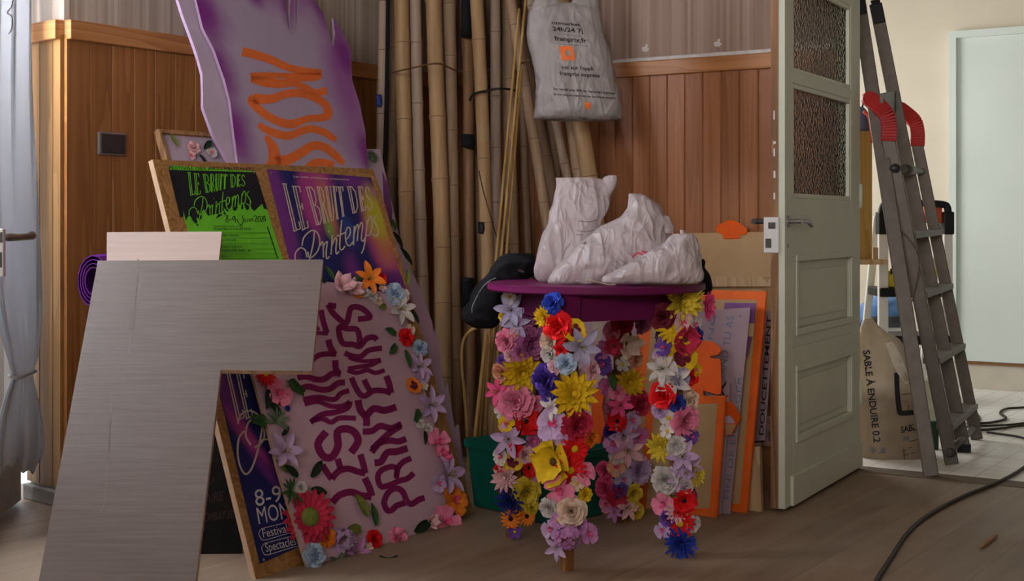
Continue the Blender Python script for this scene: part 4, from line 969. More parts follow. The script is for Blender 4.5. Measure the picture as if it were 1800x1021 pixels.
# flowers on the pink board
DF = [(572, 497, 15, 'leaf', 'dleaf', 2.6), (586, 492, 14, 'leaf', 'leaf', 2.2), (600, 503, 20, 'tulip', 'pale', None), (618, 508, 16, 'tulip', 'pale', None), (615, 492, 13, 'leaf', 'leaf', 0), (648, 491, 24, 'lily', 'orange', None), (671, 490, 9, 'rose', 'red', None), (628, 515, 9, 'carnation', 'orange', None), (641, 514, 9, 'rose', 'white', None), (655, 520, 9, 'rose', 'white', None), (664, 529, 8, 'rose', 'cream', None),
 (672, 505, 8, 'small', 'pale', None), (678, 537, 11, 'leaf', 'olive', 3.3), (693, 517, 18, 'rose', 'sky', None), (707, 520, 12, 'orchid', 'white', None), (703, 545, 23, 'lily', 'white', None), (714, 500, 13, 'leaf', 'olive', 1.2), (722, 545, 12, 'leaf', 'dleaf', 5.0),
 (696, 588, 15, 'leaf', 'leaf', 2.8), (696, 606, 15, 'leaf', 'leaf', 3.6), (711, 615, 15, 'leaf', 'leaf', 4.6), (713, 593, 14, 'rose', 'red', None), (720, 580, 9, 'orchid', 'cream', None), (738, 612, 14, 'rose', 'sky', None), (736, 645, 20, 'lily', 'lilac', None), (742, 660, 13, 'orchid', 'lilac', None), (726, 678, 14, 'pansy', 'orange', None), (745, 678, 8, 'small', 'white', None), (758, 684, 15, 'leaf', 'olive', 4.9),
 (757, 712, 24, 'lily', 'lilac', None), (737, 718, 14, 'fern', 'leaf', 3.9), (739, 745, 8, 'rose', 'white', None), (753, 753, 8, 'rose', 'white', None), (746, 757, 12, 'leaf', 'dleaf', 4.2), (768, 778, 22, 'orchid', 'pink', None), (776, 803, 13, 'tulip', 'hot', None), (782, 795, 14, 'leaf', 'olive', 5.0), (785, 836, 29, 'lily', 'lilac', None), (770, 850, 14, 'orchid', 'lilac', None),
 (797, 880, 24, 'orchid', 'orange', None), (782, 918, 25, 'orchid', 'pink', None), (757, 917, 13, 'tulip', 'pale', None), (728, 934, 20, 'leaf', 'dleaf', .2), (738, 955, 9, 'berries', 'white', None), (699, 947, 18, 'rose', 'pink', None), (646, 908, 22, 'leaf', 'olive', 2.1), (634, 930, 19, 'leaf', 'olive', 3.0), (660, 925, 18, 'leaf', 'leaf', 1.6), (657, 948, 15, 'carnation', 'red', None), (648, 962, 8, 'small', 'white', None), (632, 962, 8, 'small', 'white', None),
 (603, 950, 25, 'hydrangea', 'lilac', None), (624, 972, 22, 'lily', 'orchid', None), (592, 985, 26, 'spiky', 'grey', 4.7), (552, 978, 20, 'rose', 'sky', None), (574, 946, 15, 'carnation', 'orange', None), (543, 909, 45, 'gerbera', 'crimson', None), (529, 857, 10, 'carnation', 'white', None), (546, 838, 18, 'leaf', 'dleaf', .6), (523, 838, 17, 'leaf', 'dleaf', 2.5), (546, 860, 16, 'leaf', 'dleaf', 5.9), (512, 862, 20, 'spiky', 'leaf', 3.1), (506, 830, 16, 'leaf', 'olive', 2.4),
 (499, 795, 27, 'lily', 'lilac', None), (485, 742, 22, 'spiky', 'grey', 1.0), (472, 742, 20, 'fern', 'leaf', 2.9), (495, 765, 10, 'leaf', 'dleaf', .5), (488, 692, 22, 'orchid', 'pink', None), (497, 700, 13, 'rose', 'hot', None), (466, 657, 18, 'daisy', 'red', None), (503, 668, 20, 'fern', 'leaf', 5.6), (470, 684, 18, 'leaf', 'dleaf', 4.2), (472, 705, 16, 'leaf', 'dleaf', 5.2), (505, 718, 5, 'berries', 'navy', None)]
rf = random.Random(5)
SX = plD.u; SY = plD.v
for x, y, r, k, c, sp in DF:
    P = plD.hit(x, y, .007); n = (plD.n + V((rf.uniform(-.2, .2), rf.uniform(-.2, .2)-.35, rf.uniform(-.1, .25)))).normalized()
    if k in ('leaf', 'fern', 'spiky'):
        n = plD.n; o = flower(D, P, n, r/F*P.y*1.22, k, c, None, 0, rf)
        rot = Matrix((plD.u, plD.v, plD.n)).transposed().to_quaternion() @ Matrix.Rotation(sp, 3, 'Z').to_quaternion(); o.rotation_euler = rot.to_euler()
    else: flower(D, P, n, r/F*P.y*(1.08 if k == 'gerbera' else 1.3), k, c, 'olive' if k == 'gerbera' else None, None, rf)
for x, y, r, k, c, sp in [(312, 258, 14, 'leaf', 'olive', 2.0), (340, 260, 15, 'rose', 'pale', None), (358, 262, 15, 'leaf', 'dleaf', .6), (350, 272, 12, 'leaf', 'dleaf', 5.0), (335, 274, 11, 'orchid', 'pale', None), (371, 269, 13, 'orchid', 'white', None), (386, 266, 14, 'leaf', 'dleaf', 1.3), (655, 276, 12, 'carnation', 'grey', None), (654, 277, 7, 'rose', 'white', None), (690, 408, 18, 'leaf', 'dleaf', 4.8), (701, 436, 20, 'leaf', 'dleaf', 5.0), (688, 385, 14, 'leaf', 'leaf', 4.4), (712, 470, 15, 'leaf', 'leaf', 5.0)]:
    P = plE.hit(x, y, .007); o = flower(Eo, P, plE.n, r/F*P.y, k, c, None, sp, rf)
    if k == 'leaf': o.rotation_euler = (Matrix((plE.u, plE.v, plE.n)).transposed().to_quaternion() @ Matrix.Rotation(sp, 3, 'Z').to_quaternion()).to_euler()
# purple painted flame on the lilac frame of the hidden board
px_poly('painted_flame', [[(672, 300), (684, 330), (690, 372), (688, 400), (679, 380), (674, 345)]], plE.proj(.001), M['violet'], Eo)

# ------------------------------------------------------------------ the flowered table
TC = V((.246, 4.13, 0)); TR = .318; TZ = .770
T = thing('side_table', TC, 'round purple side table with flower-wrapped legs in the centre of the room', 'table')
mb = MB(); mb.tube([TC+UP*(TZ-.022), TC+UP*(TZ-.018), TC+UP*(TZ-.003), TC+UP*TZ], [TR-.004, TR, TR, TR-.004], 72); o = mb.build('tabletop', M['table_purple'], T)
auto_smooth(o, 35)
LEGS = [V((.149, 3.835, 0)), V((.000, 4.235, 0)), V((.477, 4.02, 0)), V((.351, 4.455, 0))]
TOPS = [l+(TC-l)*.10 for l in LEGS]
orderL = [0, 1, 3, 2]
mb = MB()
for a, b in ((0, 1), (1, 3), (3, 2), (2, 0)):
    A_ = TOPS[a]; B_ = TOPS[b]; d = (B_-A_).normalized(); nn = V((d.y, -d.x, 0))
    mb.box((A_+B_)/2+UP*(TZ-.022-.038), (B_-A_)/2, nn*.009, UP*.038)
mb.build('apron', M['table_purple'], T)
ldir = (LEGS[2]-LEGS[0]).normalized()
M['leg_wood'] = wood('leg_wood', (.15, .06, .022), (.23, .10, .035), (.30, .14, .055), 0, rough=.45)
for l, tp in zip(LEGS, TOPS):
    mb = MB(); c = [(l, .0135, .0), (l+(tp-l)*.85, .019, .64), (tp, .0215, TZ-.023)]
    lx = ldir; ly = V((-lx.y, lx.x, 0)); v = []
    for p, h, z in c: v += [p+lx*h+ly*h+UP*z, p-lx*h+ly*h+UP*z, p-lx*h-ly*h+UP*z, p+lx*h-ly*h+UP*z]
    f = [(3, 2, 1, 0), (8, 9, 10, 11)]; mi = [0, 1]
    for i in range(2):
        for k in range(4): f.append((i*4+k, i*4+(k+1) % 4, (i+1)*4+(k+1) % 4, (i+1)*4+k)); mi.append(i)
    mb.v = v; mb.f = f; mb.mi = mi
    mb.build('leg', None, T, False, [M['leg_wood'], M['table_purple']])
mb = MB(); P0 = at(1038, 843, LEGS[0].y+.12); P1 = at(1075, 833, LEGS[3].y-.10)
G = {}
G[0] = [(970, 533, 18, 'carnation', 'blue'), (954, 558, 16, 'dahlia', 'yellow'), (978, 573, 23, 'rose', 'red'), (965, 600, 18, 'carnation', 'cream'), (965, 622, 16, 'carnation', 'white'), (1010, 580, 18, 'pansy', 'yellow'), (1022, 610, 28, 'lily', 'lav'), (986, 615, 12, 'rose', 'red'), (995, 640, 17, 'rose', 'sky'), (974, 645, 12, 'carnation', 'pale'), (956, 668, 24, 'rose', 'indigo'), (962, 690, 16, 'rose', 'indigo'), (1010, 692, 34, 'dahlia', 'yellow'), (968, 716, 18, 'lily', 'white'), (972, 744, 24, 'orchid', 'lilac'), (958, 760, 14, 'orchid', 'lilac'), (1015, 748, 26, 'carnation', 'crimson'), (1042, 650, 15, 'carnation', 'pale'), (1030, 700, 14, 'orchid', 'lilac'),
 (972, 812, 32, 'poppy', 'yellow'), (1012, 790, 21, 'daisy', 'red'), (1004, 828, 21, 'daisy', 'red'), (1030, 832, 17, 'orchid', 'pink'), (984, 862, 23, 'orchid', 'pink'), (964, 893, 16, 'carnation', 'white'), (1004, 898, 23, 'rose', 'cream'), (1030, 868, 12, 'rose', 'yellow'), (1000, 942, 25, 'hydrangea', 'orchid'), (968, 930, 15, 'orchid', 'lilac'), (1036, 938, 16, 'orchid', 'orchid'), (979, 962, 17, 'lily', 'lilac'), (1040, 770, 14, 'carnation', 'orange'), (1014, 850, 12, 'small', 'cream'), (990, 775, 12, 'orchid', 'lilac'), (980, 915, 12, 'small', 'orchid'), (1020, 925, 14, 'carnation', 'orchid')]
G[1] = [(895, 522, 11, 'small', 'white'), (898, 545, 22, 'lily', 'lav'), (884, 556, 9, 'rose', 'yellow'), (907, 568, 20, 'lily', 'lav'), (928, 556, 17, 'carnation', 'mauve'), (888, 600, 18, 'carnation', 'pink'), (935, 605, 26, 'carnation', 'mauve'), (906, 590, 12, 'small', 'pale'), (915, 620, 15, 'carnation', 'mauve'), (896, 625, 11, 'rose', 'pale'), (882, 634, 10, 'rose', 'violet'), (881, 655, 17, 'carnation', 'peach'), (920, 657, 31, 'dahlia', 'yellow'), (873, 688, 19, 'lily', 'hot'), (905, 705, 27, 'carnation', 'pink'), (940, 712, 15, 'orchid', 'pink'), (881, 722, 14, 'small', 'white'), (925, 740, 20, 'poppy', 'red'), (890, 745, 13, 'orchid', 'yellow'), (927, 748, 11, 'small', 'white'), (893, 772, 24, 'lily', 'lilac'), (937, 775, 16, 'orchid', 'mauve'), (906, 790, 12, 'rose', 'red'), (880, 802, 14, 'orchid', 'white'), (901, 812, 16, 'pansy', 'yellow'), (923, 800, 14, 'carnation', 'pale'), (930, 822, 14, 'poppy', 'red'), (876, 824, 9, 'rose', 'red'), (886, 840, 20, 'dahlia', 'pale'), (944, 836, 13, 'orchid', 'orchid'), (925, 866, 24, 'carnation', 'lemon'), (934, 888, 15, 'carnation', 'lemon'), (896, 880, 20, 'cornflower', 'navy'), (897, 912, 14, 'daisy', 'orange'), (927, 907, 13, 'daisy', 'orange'), (905, 935, 11, 'small', 'violet'), (950, 820, 12, 'orchid', 'pink')]
G[2] = [(1203, 530, 33, 'dahlia', 'lemon'), (1246, 538, 20, 'dahlia', 'hot'), (1163, 556, 20, 'rose', 'maroon'), (1180, 580, 18, 'daisy', 'yellow'), (1200, 567, 17, 'orchid', 'pale'), (1222, 570, 14, 'orchid', 'white'), (1227, 588, 12, 'rose', 'navy'), (1205, 598, 21, 'poppy', 'crimson'), (1200, 628, 25, 'pansy', 'yellow'), (1166, 610, 13, 'orchid', 'violet'), (1160, 625, 12, 'orchid', 'lilac'), (1163, 648, 22, 'lily', 'white'), (1184, 668, 25, 'lily', 'white'), (1198, 664, 16, 'carnation', 'lav'), (1219, 664, 12, 'rose', 'red'), (1163, 695, 21, 'rose', 'red'), (1190, 708, 14, 'rose', 'navy'), (1216, 703, 16, 'rose', 'cream'), (1206, 738, 24, 'carnation', 'pink'), (1175, 735, 14, 'small', 'white'), (1172, 757, 12, 'small', 'white'), (1160, 722, 13, 'carnation', 'lilac'), (1160, 786, 22, 'dahlia', 'lemon'), (1188, 784, 16, 'carnation', 'white'), (1216, 768, 12, 'orchid', 'violet'), (1200, 802, 22, 'lily', 'lilac'), (1217, 822, 18, 'lily', 'lilac'), (1224, 834, 16, 'cornflower', 'lemon'), (1170, 846, 22, 'carnation', 'white'), (1194, 842, 18, 'lily', 'lilac'), (1205, 856, 13, 'carnation', 'white'), (1165, 886, 17, 'orchid', 'pink'), (1203, 880, 18, 'poppy', 'red'), (1191, 898, 16, 'daisy', 'pale'), (1196, 922, 19, 'daisy', 'red'), (1172, 912, 12, 'carnation', 'violet'), (1196, 955, 24, 'cornflower', 'blue'), (1164, 932, 13, 'orchid', 'lilac'), (1218, 922, 13, 'carnation', 'white'), (1225, 650, 10, 'orchid', 'yellow')]
G[3] = [(1095, 570, 17, 'carnation', 'crimson'), (1130, 568, 16, 'carnation', 'mauve'), (1075, 582, 14, 'orchid', 'pink'), (1104, 605, 22, 'tulip', 'cream'), (1080, 608, 14, 'poppy', 'crimson'), (1060, 640, 16, 'orchid', 'violet'), (1058, 615, 14, 'orchid', 'mauve'), (1075, 655, 13, 'leaf', 'leaf'), (1095, 640, 12, 'small', 'white'), (1120, 632, 13, 'carnation', 'peach'), (1108, 672, 22, 'dahlia', 'yellow'), (1085, 690, 13, 'orchid', 'pink'), (1066, 680, 14, 'orchid', 'mauve'), (1091, 712, 18, 'lily', 'hot'), (1125, 710, 20, 'carnation', 'crimson'), (1085, 740, 15, 'poppy', 'red'), (1112, 738, 15, 'orchid', 'lilac'), (1072, 760, 12, 'carnation', 'indigo'), (1096, 766, 20, 'lily', 'lilac'), (1126, 768, 15, 'orchid', 'mauve'), (1078, 780, 15, 'orchid', 'orchid'), (1104, 792, 22, 'lily', 'pale'), (1085, 803, 12, 'small', 'white'), (1084, 820, 14, 'orchid', 'peach'), (1124, 826, 22, 'carnation', 'lilac'), (1062, 828, 15, 'carnation', 'hot'), (1096, 842, 14, 'orchid', 'lav'), (1062, 858, 17, 'carnation', 'hot'), (1090, 860, 12, 'carnation', 'violet'), (1085, 874, 14, 'poppy', 'crimson'), (1114, 868, 15, 'carnation', 'lemon'), (1104, 892, 18, 'lily', 'pale'), (1121, 898, 13, 'carnation', 'lemon'), (1080, 900, 13, 'lily', 'orchid'), (1066, 886, 13, 'orchid', 'pink')]
GLAB = ['flower garland on the front table leg, blue pompon at top and big yellow poppy', 'flower garland on the left table leg, lavender lily at top and navy flower low down', 'flower garland on the right table leg, yellow dahlia on top, royal blue flower at foot', 'flower garland on the rear table leg, cream tulip near its top']
for li in range(4):
    l = LEGS[li]; tp = TOPS[li]; rg = random.Random(li+70)
    root = thing('flower_garland', l+UP*.05, GLAB[li], 'garland', 'garlands wrapped around the table legs')
    mb = MB(); pts = []
    zlo = .10
    for i in range(90):
        z = zlo+(.73-.045-zlo)*i/89; a = i*.5; ax = l+(tp-l)*(z/TZ); r = .030
        pts.append(ax+V((math.cos(a)*r, math.sin(a)*r, z)))
    mb.tube(pts, .004, 5); mb.build('stem', fmat('leaf'), root, True)
    for (x, y, r, k, c) in G[li]:
        z = CAMZ+(HY-y)/F*l.y; ax = l+(tp-l)*(max(0, z)/TZ)
        d = (x-CX)/F*ax.y-ax.x; R = .048
        dd = max(-.9, min(.9, d/R/1.25))
        Y = ax.y-R*math.sqrt(1-dd*dd)
        P = at(x, y, Y)
        n = V((d*.9/R*.8, -1.0, rg.uniform(-.25, .35))) + V((rg.uniform(-.25, .25), 0, 0))
        flower(root, P-n.normalized()*r/F*Y*.25, n, r/F*Y*1.38, k, c, 'black' if (k == 'poppy' and c == 'red') or (k == 'daisy' and c in ('pale', 'orange')) else None, None, rg)
    for i in range(16):   # the far side of the wrap
        z = rg.uniform(zlo+.05, .66); ax = l+(tp-l)*(z/TZ); a = rg.uniform(.15, 2.99)
        n = V((math.cos(a), math.sin(a), rg.uniform(-.2, .3)))
        flower(root, ax+UP*z+n*.036, n, rg.uniform(.022, .034), rg.choice(['carnation', 'orchid', 'rose', 'dahlia']), rg.choice(['pink', 'mauve', 'lilac', 'yellow', 'crimson', 'white', 'hot', 'pale', 'violet']), None, None, rg)

# ------------------------------------------------------------------ plastic bags, cloth
def loft(name, rows, mat, root=None, n=48, m=46, amp=.006, seed=0, exp=2.4, top_open=False, scale=1., loc=None, closed_bottom=True, crease=1.):
    """rows: (centre, half width, half depth[, lean of the section]) from bottom to top"""
    R = cr([(r[0].x, r[0].y, r[0].z, r[1], r[2]) for r in rows], max(2, m//max(1, len(rows)-1)))
    v = []; f = []
    for i, (x, y, z, hx, hy) in enumerate(R):
        for k in range(n):
            a = TAU*k/n; c, s = math.cos(a), math.sin(a)
            px = math.copysign(abs(c)**(2/exp), c)*hx; py = math.copysign(abs(s)**(2/exp), s)*hy
            p = V((x+px, y+py, z))
            q = p*scale+V((seed*3.1, seed*1.7, 0))
            n1 = noise.noise(q*9); n2 = 1-abs(noise.noise(q*16+V((5, 5, 5))))*2; n3 = 1-abs(noise.noise(q*34))*2
            d = amp*(1.3*n1+crease*(.9*n2+.45*n3))
            o = V((c, s, noise.noise(q*12+V((9, 0, 0)))*.4)); fall = min(1, i/3.)
            p += o*d*(.3+.7*fall)
            v.append(p)
    for i in range(len(R)-1):
        for k in range(n): f.append((i*n+k, i*n+(k+1) % n, (i+1)*n+(k+1) % n, (i+1)*n+k))
    f.append(tuple(range(n))[::-1])
    if not top_open: f.append(tuple((len(R)-1)*n+k for k in range(n)))
    return mob(name, v, f, mat, root, None, True, loc=loc)
def rows_px(lst, Y):
    out = []
    for y, xl, xr, dep, *dy in lst:
        yy = Y+(dy[0] if dy else 0); c = at((xl+xr)/2, y, yy); out.append((c, (xr-xl)/2/F*yy, dep/2))
    return out
bz = TZ+.002
b1 = loft('plastic_bag', rows_px([(497, 950, 1006, .05), (488, 939, 1022, .09), (465, 941, 1030, .115), (435, 950, 1038, .115), (400, 963, 1050, .105), (365, 972, 1066, .09), (345, 975, 1070, .07), (328, 977, 1070, .045), (318, 978, 1062, .02), (312, 979, 1046, .006)], 4.16), M['bag'], amp=.0075, seed=1, loc=at(980, 499, 4.16), exp=3.2, scale=.7)
tag(b1, 'tall white plastic bag standing upright at the left of the purple table top', 'bag', 'white plastic bags on the table')
def flap(name, rows, Y, mat, root, seed):
    return loft(name, rows_px(rows, Y), mat, root, n=20, m=18, amp=.003, seed=seed, exp=2.2)
flap('handle', [(362, 1040, 1070, .05), (345, 1042, 1074, .045), (330, 1050, 1080, .035), (318, 1058, 1083, .022), (311, 1062, 1083, .012), (308, 1070, 1082, .004)], 4.16, M['bag'], b1, 41)
b2 = loft('plastic_bag', rows_px([(501, 978, 1075, .05), (492, 974, 1120, .10), (470, 980, 1165, .13), (450, 1000, 1178, .14), (428, 1025, 1178, .13), (408, 1050, 1170, .11), (390, 1073, 1168, .09), (377, 1093, 1163, .075), (366, 1102, 1158, .055), (355, 1106, 1142, .04), (345, 1109, 1128, .022), (341, 1111, 1118, .006)], 4.03), M['bag'], amp=.0085, seed=2, loc=at(1050, 502, 4.03), crease=1.4, exp=2.1, scale=.7)
tag(b2, 'crumpled white plastic bag slumped in the middle of the purple table top', 'bag', 'white plastic bags on the table')
flap('handle', [(410, 1160, 1184, .05), (396, 1158, 1181, .045), (384, 1156, 1178, .03), (378, 1162, 1174, .01)], 4.02, M['bag'], b2, 43)
b3 = loft('plastic_bag', rows_px([(498.5, 1080, 1214, .04), (493, 1062, 1226, .07), (478, 1080, 1230, .09), (462, 1108, 1228, .095), (446, 1138, 1226, .085), (430, 1166, 1222, .065), (418, 1182, 1216, .04), (411, 1192, 1208, .012)], 3.89), M['bag'], amp=.0075, seed=6, loc=at(1150, 500, 3.89), crease=1.4, exp=2.1)
tag(b3, 'low white plastic bag at the right edge of the purple table top', 'bag', 'white plastic bags on the table')
flap('handle', [(428, 1192, 1206, .02), (414, 1197, 1204, .012), (404, 1196, 1200, .004)], 3.90, M['bag'], b3, 44)
pb1 = surf_proj(b1, .0012, 4.1); pb2 = surf_proj(b2, .0012, 3.95)
px_strokes('print_lines', [([(1018, 388), (1035, 390), (1050, 386)], 1.2), ([(1014, 405), (1030, 407), (1044, 404)], 1.0), ([(1012, 412), (1025, 413)], .9)], pb1, M['greyink'], b1, 6)
px_strokes('print_marks', [([(1112, 452), (1120, 445), (1130, 447)], 3.5), ([(1128, 441), (1140, 444), (1152, 437)], 4.)], pb2, flat('red_print', (.45, .06, .10), .5), b2, 6)
px_strokes('blue_print', [([(1132, 448), (1145, 446), (1160, 440)], 2.4)], pb2, flat('violet_print', (.10, .06, .22), .5), b2, 6)
px_strokes('grey_print', [([(1082, 458), (1092, 468)], .8), ([(1090, 455), (1100, 464)], .8), ([(1076, 464), (1084, 473)], .8)], pb2, M['greyink'], b2, 3)
cord('cord', [(1030, 492, 3.862), (1042, 494, 3.858), (1056, 497, 3.86), (1068, 500, 3.86), (1082, 500, 3.86)], .002, flat('bag_tie', (.45, .36, .28), .6), 'thin pale string lying on the table edge under the crumpled bag', 'string')

# printed carrier bag hanging in front of the bamboo
b4 = loft('carrier_bag', rows_px([(213, 1020, 1074, .03), (210, 945, 1088, .09), (200, 941, 1091, .13), (180, 943, 1089, .14), (140, 941, 1083, .13), (100, 937, 1072, .12), (70, 931, 1063, .11), (45, 928, 1057, .09), (25, 930, 1052, .075), (12, 934, 1049, .06), (6, 938, 1046, .03)], 5.30), M['bag2'], amp=.006, seed=4, loc=at(1010, 213, 5.30), exp=3.2)
tag(b4, 'white printed carrier bag hanging in front of the bamboo poles', 'bag')
flap('handle', [(22, 932, 984, .05), (5, 938, 984, .045), (-12, 946, 980, .03), (-40, 962, 982, .02), (-70, 972, 984, .012)], 5.29, M['bag2'], b4, 45)
flap('handle', [(22, 1000, 1051, .05), (8, 1004, 1050, .04), (-6, 1006, 1046, .03), (-40, 990, 1012, .02), (-70, 980, 992, .012)], 5.29, M['bag2'], b4, 46)
pb4 = surf_proj(b4, .0022, 5.22)
zb = lambda x, y: (900+x/4.643, y/4.643)
px_text('print', [('onmarket', zb(325, 195), zb(560, 215), zb(318, 168)), ('24h/24 7j', zb(335, 250), zb(580, 270), zb(328, 215)), ('franprix.fr', zb(350, 330), zb(612, 350), zb(342, 292)), ("oui sur l'appli", zb(405, 560), zb(665, 575), zb(400, 530)), ('franprix express', zb(390, 612), zb(718, 632), zb(385, 580)), ('Sac rempli avec 80% de matieres recyclees', zb(338, 732), zb(838, 770), zb(335, 712)), ('Je me recycle merci de me reutiliser encore', zb(338, 775), zb(845, 808), zb(335, 757))], pb4, M['ink'], b4, .018)
px_strokes('rule', [([zb(350, 272), zb(460, 285), zb(575, 298)], .7), ([zb(355, 355), zb(480, 365), zb(620, 378)], .7)], pb4, M['greyink'], b4)
# orange square with a hole: ring of quads
outer = [(386, 378), (440, 374), (492, 378), (505, 430), (518, 492), (465, 490), (408, 494), (398, 435)]
inner = [(438, 415), (455, 408), (472, 414), (480, 432), (474, 452), (458, 460), (442, 452), (432, 434)]
vv = [pb4(*zb(*p)) for p in outer]+[pb4(*zb(*p)) for p in inner]
mob('orange_logo', vv, [(i, (i+1) % 8, 8+(i+1) % 8, 8+i) for i in range(8)], M['orange_letter'], b4)
fl = [(619+26*math.cos(a)*(1+.22*math.cos(5*a)), 860+30*math.sin(a)*(1+.22*math.cos(5*a))) for a in [TAU*i/30 for i in range(30)]]
px_poly('orange_flower_mark', [[zb(*p) for p in fl]], pb4, M['orange_letter'], b4)
px_text('small_print', [('TRI', zb(540, 975), zb(625, 980), zb(538, 955))], pb4, M['ink'], b4)

# dark jacket over the table's left back edge
j1 = loft('jacket', rows_px([(577, 838, 864, .02), (570, 828, 868, .05), (560, 816, 872, .07), (546, 819, 876, .08), (525, 832, 882, .085), (508, 843, 892, .09), (494, 851, 915, .10), (480, 862, 936, .11), (466, 874, 938, .11), (456, 882, 938, .09), (449, 888, 936, .05), (445, 894, 926, .015)], 4.385), M['black'], amp=.012, seed=9, loc=at(880, 497, 4.385))
tag(j1, 'black jacket draped over the left back edge of the purple table', 'jacket')
pj = surf_proj(j1, .002, 4.33)
mb = MB(); mb.tube([V(p) for p in cr([pj(872, 488), pj(860, 494), pj(848, 505), pj(838, 522), pj(830, 540), pj(830, 550)], 5)], .0016, 6); mb.build('drawstring', flat('grey_string', (.28, .28, .30), .6), j1, True)
mb = MB(); mb.tube([pj(912, 475), pj(920, 478)], .004, 6); mb.build('zip_pull', M['steel'], j1)
j2 = loft('black_pouch', rows_px([(518, 1237, 1246, .02), (508, 1231, 1250, .035), (492, 1229, 1250, .04), (480, 1227, 1246, .04), (470, 1227, 1239, .03), (460, 1229, 1240, .025), (455, 1232, 1238, .01)], 4.18), M['black'], amp=.0028, seed=12, n=28, m=30, loc=at(1238, 500, 4.18))
tag(j2, 'small black cloth strap bunch hanging off the right edge of the purple table', 'strap')

# ------------------------------------------------------------------ green bin
g0, g1, g2 = V((-.134, 4.710, 0)), V((.106, 4.405, 0)), V((.300, 4.560, 0)); g3 = g0+(g2-g1)
gc = (g0+g2)/2
Bn = thing('storage_bin', gc, 'open green plastic bin on the floor behind the flowered table', 'bin')
def ringz(s, z, ins=0.): return [gc+(p-gc)*s-(p-gc).normalized()*ins+UP*z for p in (g0, g1, g2, g3)]
def rounded(c4_, r=.02, n=4):
    out = []
    for i in range(4):
        p = c4_[i]; a = c4_[i-1]; b = c4_[(i+1) % 4]; A_ = p+(a-p).normalized()*r; B_ = p+(b-p).normalized()*r
        for k in range(n+1):
            t = k/n; out.append(A_*(1-t)**2+p*2*t*(1-t)+B_*t*t)
    return out
rings = [rounded(ringz(s, z, i)) for s, z, i in ((1, 0, .02), (1, .004, 0), (1.10, .195, 0), (1.16, .197, 0), (1.165, .222, 0), (1.115, .222, 0), (1.08, .19, 0), (.97, .01, 0))]
nv = len(rings[0]); v = [p for r in rings for p in r]; f = []
for i in range(len(rings)-1):
    for k in range(nv): f.append((i*nv+k, i*nv+(k+1) % nv, (i+1)*nv+(k+1) % nv, (i+1)*nv+k))
f += [tuple(range(nv))[::-1], tuple((len(rings)-1)*nv+k for k in range(nv))]
o = mob('body', v, f, M['green_bin'], Bn); auto_smooth(o, 30)

# ------------------------------------------------------------------ placards against the right wall
aw = uL
def rplane(p0, k): return Pl(W(p0, 1.5), uR, UP+uL*k)
def placard(name, pts, p0, k, t, mat, label, cat='sign', edge=None, group=None, n=0):
    pl = rplane(p0, k); P = pl.hit(*pts[len(pts)//2]); P.z = 0
    root = thing(name, P, label, cat, group)
    return root, pl, plate('panel', pts, pl, t, mat, root, edge, n=n)
def foot(pl, x): return floor_px(x, pl)
pl1 = rplane(-.45, .40)
r1, pl1, _ = placard('placard', [(1190, 410), (1363, 407), (1363, foot(pl1, 1363)), (1190, foot(pl1, 1190))], -.45, .40, .018, M['beige'], 'wide plain beige panel with a pale wood batten, back of the stack beside the door', 'board', M['paleedge'])
mb = MB(); mb.beam(pl1.hit(1190, 497, .012), pl1.hit(1363, 496, .012), .02, .040, pl1.n); mb.build('batten', M['softwood'], r1)
rm, plm, _ = placard('paper_cutout', [(1258, 406), (1262, 396), (1274, 390), (1284, 386), (1296, 390), (1308, 397), (1313, 405), (1309, 412), (1298, 413), (1300, 418), (1272, 419), (1270, 412)], -.457, .40, .006, M['orange2'], 'orange mushroom-shaped cut-out on top of the beige panel', 'cut-out', n=3)
# brown wood panel with a barcode label, next to the door
pl6 = rplane(-.53, .18)
r6, pl6, _ = placard('wood_board', [(1342, 505), (1368, 505), (1368, foot(pl6, 1368)), (1338, foot(pl6, 1338))], -.53, .18, .02, M['brownwood'], 'brown wood panel with a white barcode label, right beside the green door', 'board')
plate('barcode_label', [(1346, 731), (1359, 731), (1354, 784), (1341, 783)], pl6, .0008, M['kraft'], r6, h=.001)
px_strokes('barcode', [([(1349.5+i*.0, 758+i*1.7), (1355.5, 758+i*1.7)], .5+.5*(i % 3)) for i in range(11)]+[([(1349, 738), (1356, 738.5)], 1.5), ([(1349, 743), (1355, 743)], 1.2)], pl6.proj(.0016), M['greyink'], r6, 1)
# lilac strip placard behind the orange frame
pl5 = rplane(-.80, .22)
r5, pl5, _ = placard('placard', [(1338, 547), (1362, 545), (1344, 776), (1322, 778)], -.80, .22, .004, M['lilac_card'], 'narrow lilac placard with black vertical writing, between orange frame and wood panel')
px_text('writing', [('DOUCETTEMENT', (1342, 765), (1356, 556), (1334, 764))], pl5.proj(.001), M['ink'], r5, .012)
px_strokes('dark_strip', [([(1322, 777), (1344, 775)], 3)], pl5.proj(.001), M['ink'], r5, 1)
# pale batten standing on the floor behind the strip
pl7 = rplane(-.90, .19)
r7, pl7, _ = placard('wood_batten', [(1316, 785), (1335, 785), (1338, foot(pl7, 1338)), (1316, foot(pl7, 1316))], -.90, .19, .02, M['softwood'], 'pale wood batten standing behind the large orange-framed board', 'batten')
# large orange-framed board
pl2 = rplane(-.945, .222)
q2 = [(1128, 507), (1347, 512), (1312, foot(pl2, 1312)), (1092, foot(pl2, 1092))]
r2, pl2, _ = placard('framed_board', q2, -.945, .222, .012, M['orange'], 'large beige board with an orange painted border, behind the lilac placards', 'sign', M['orange'])
plate('beige_field', [(1150, 525), (1331, 527), (1300, 885), (1112, 880)], pl2, .001, M['beige2'], r2, h=.0015)
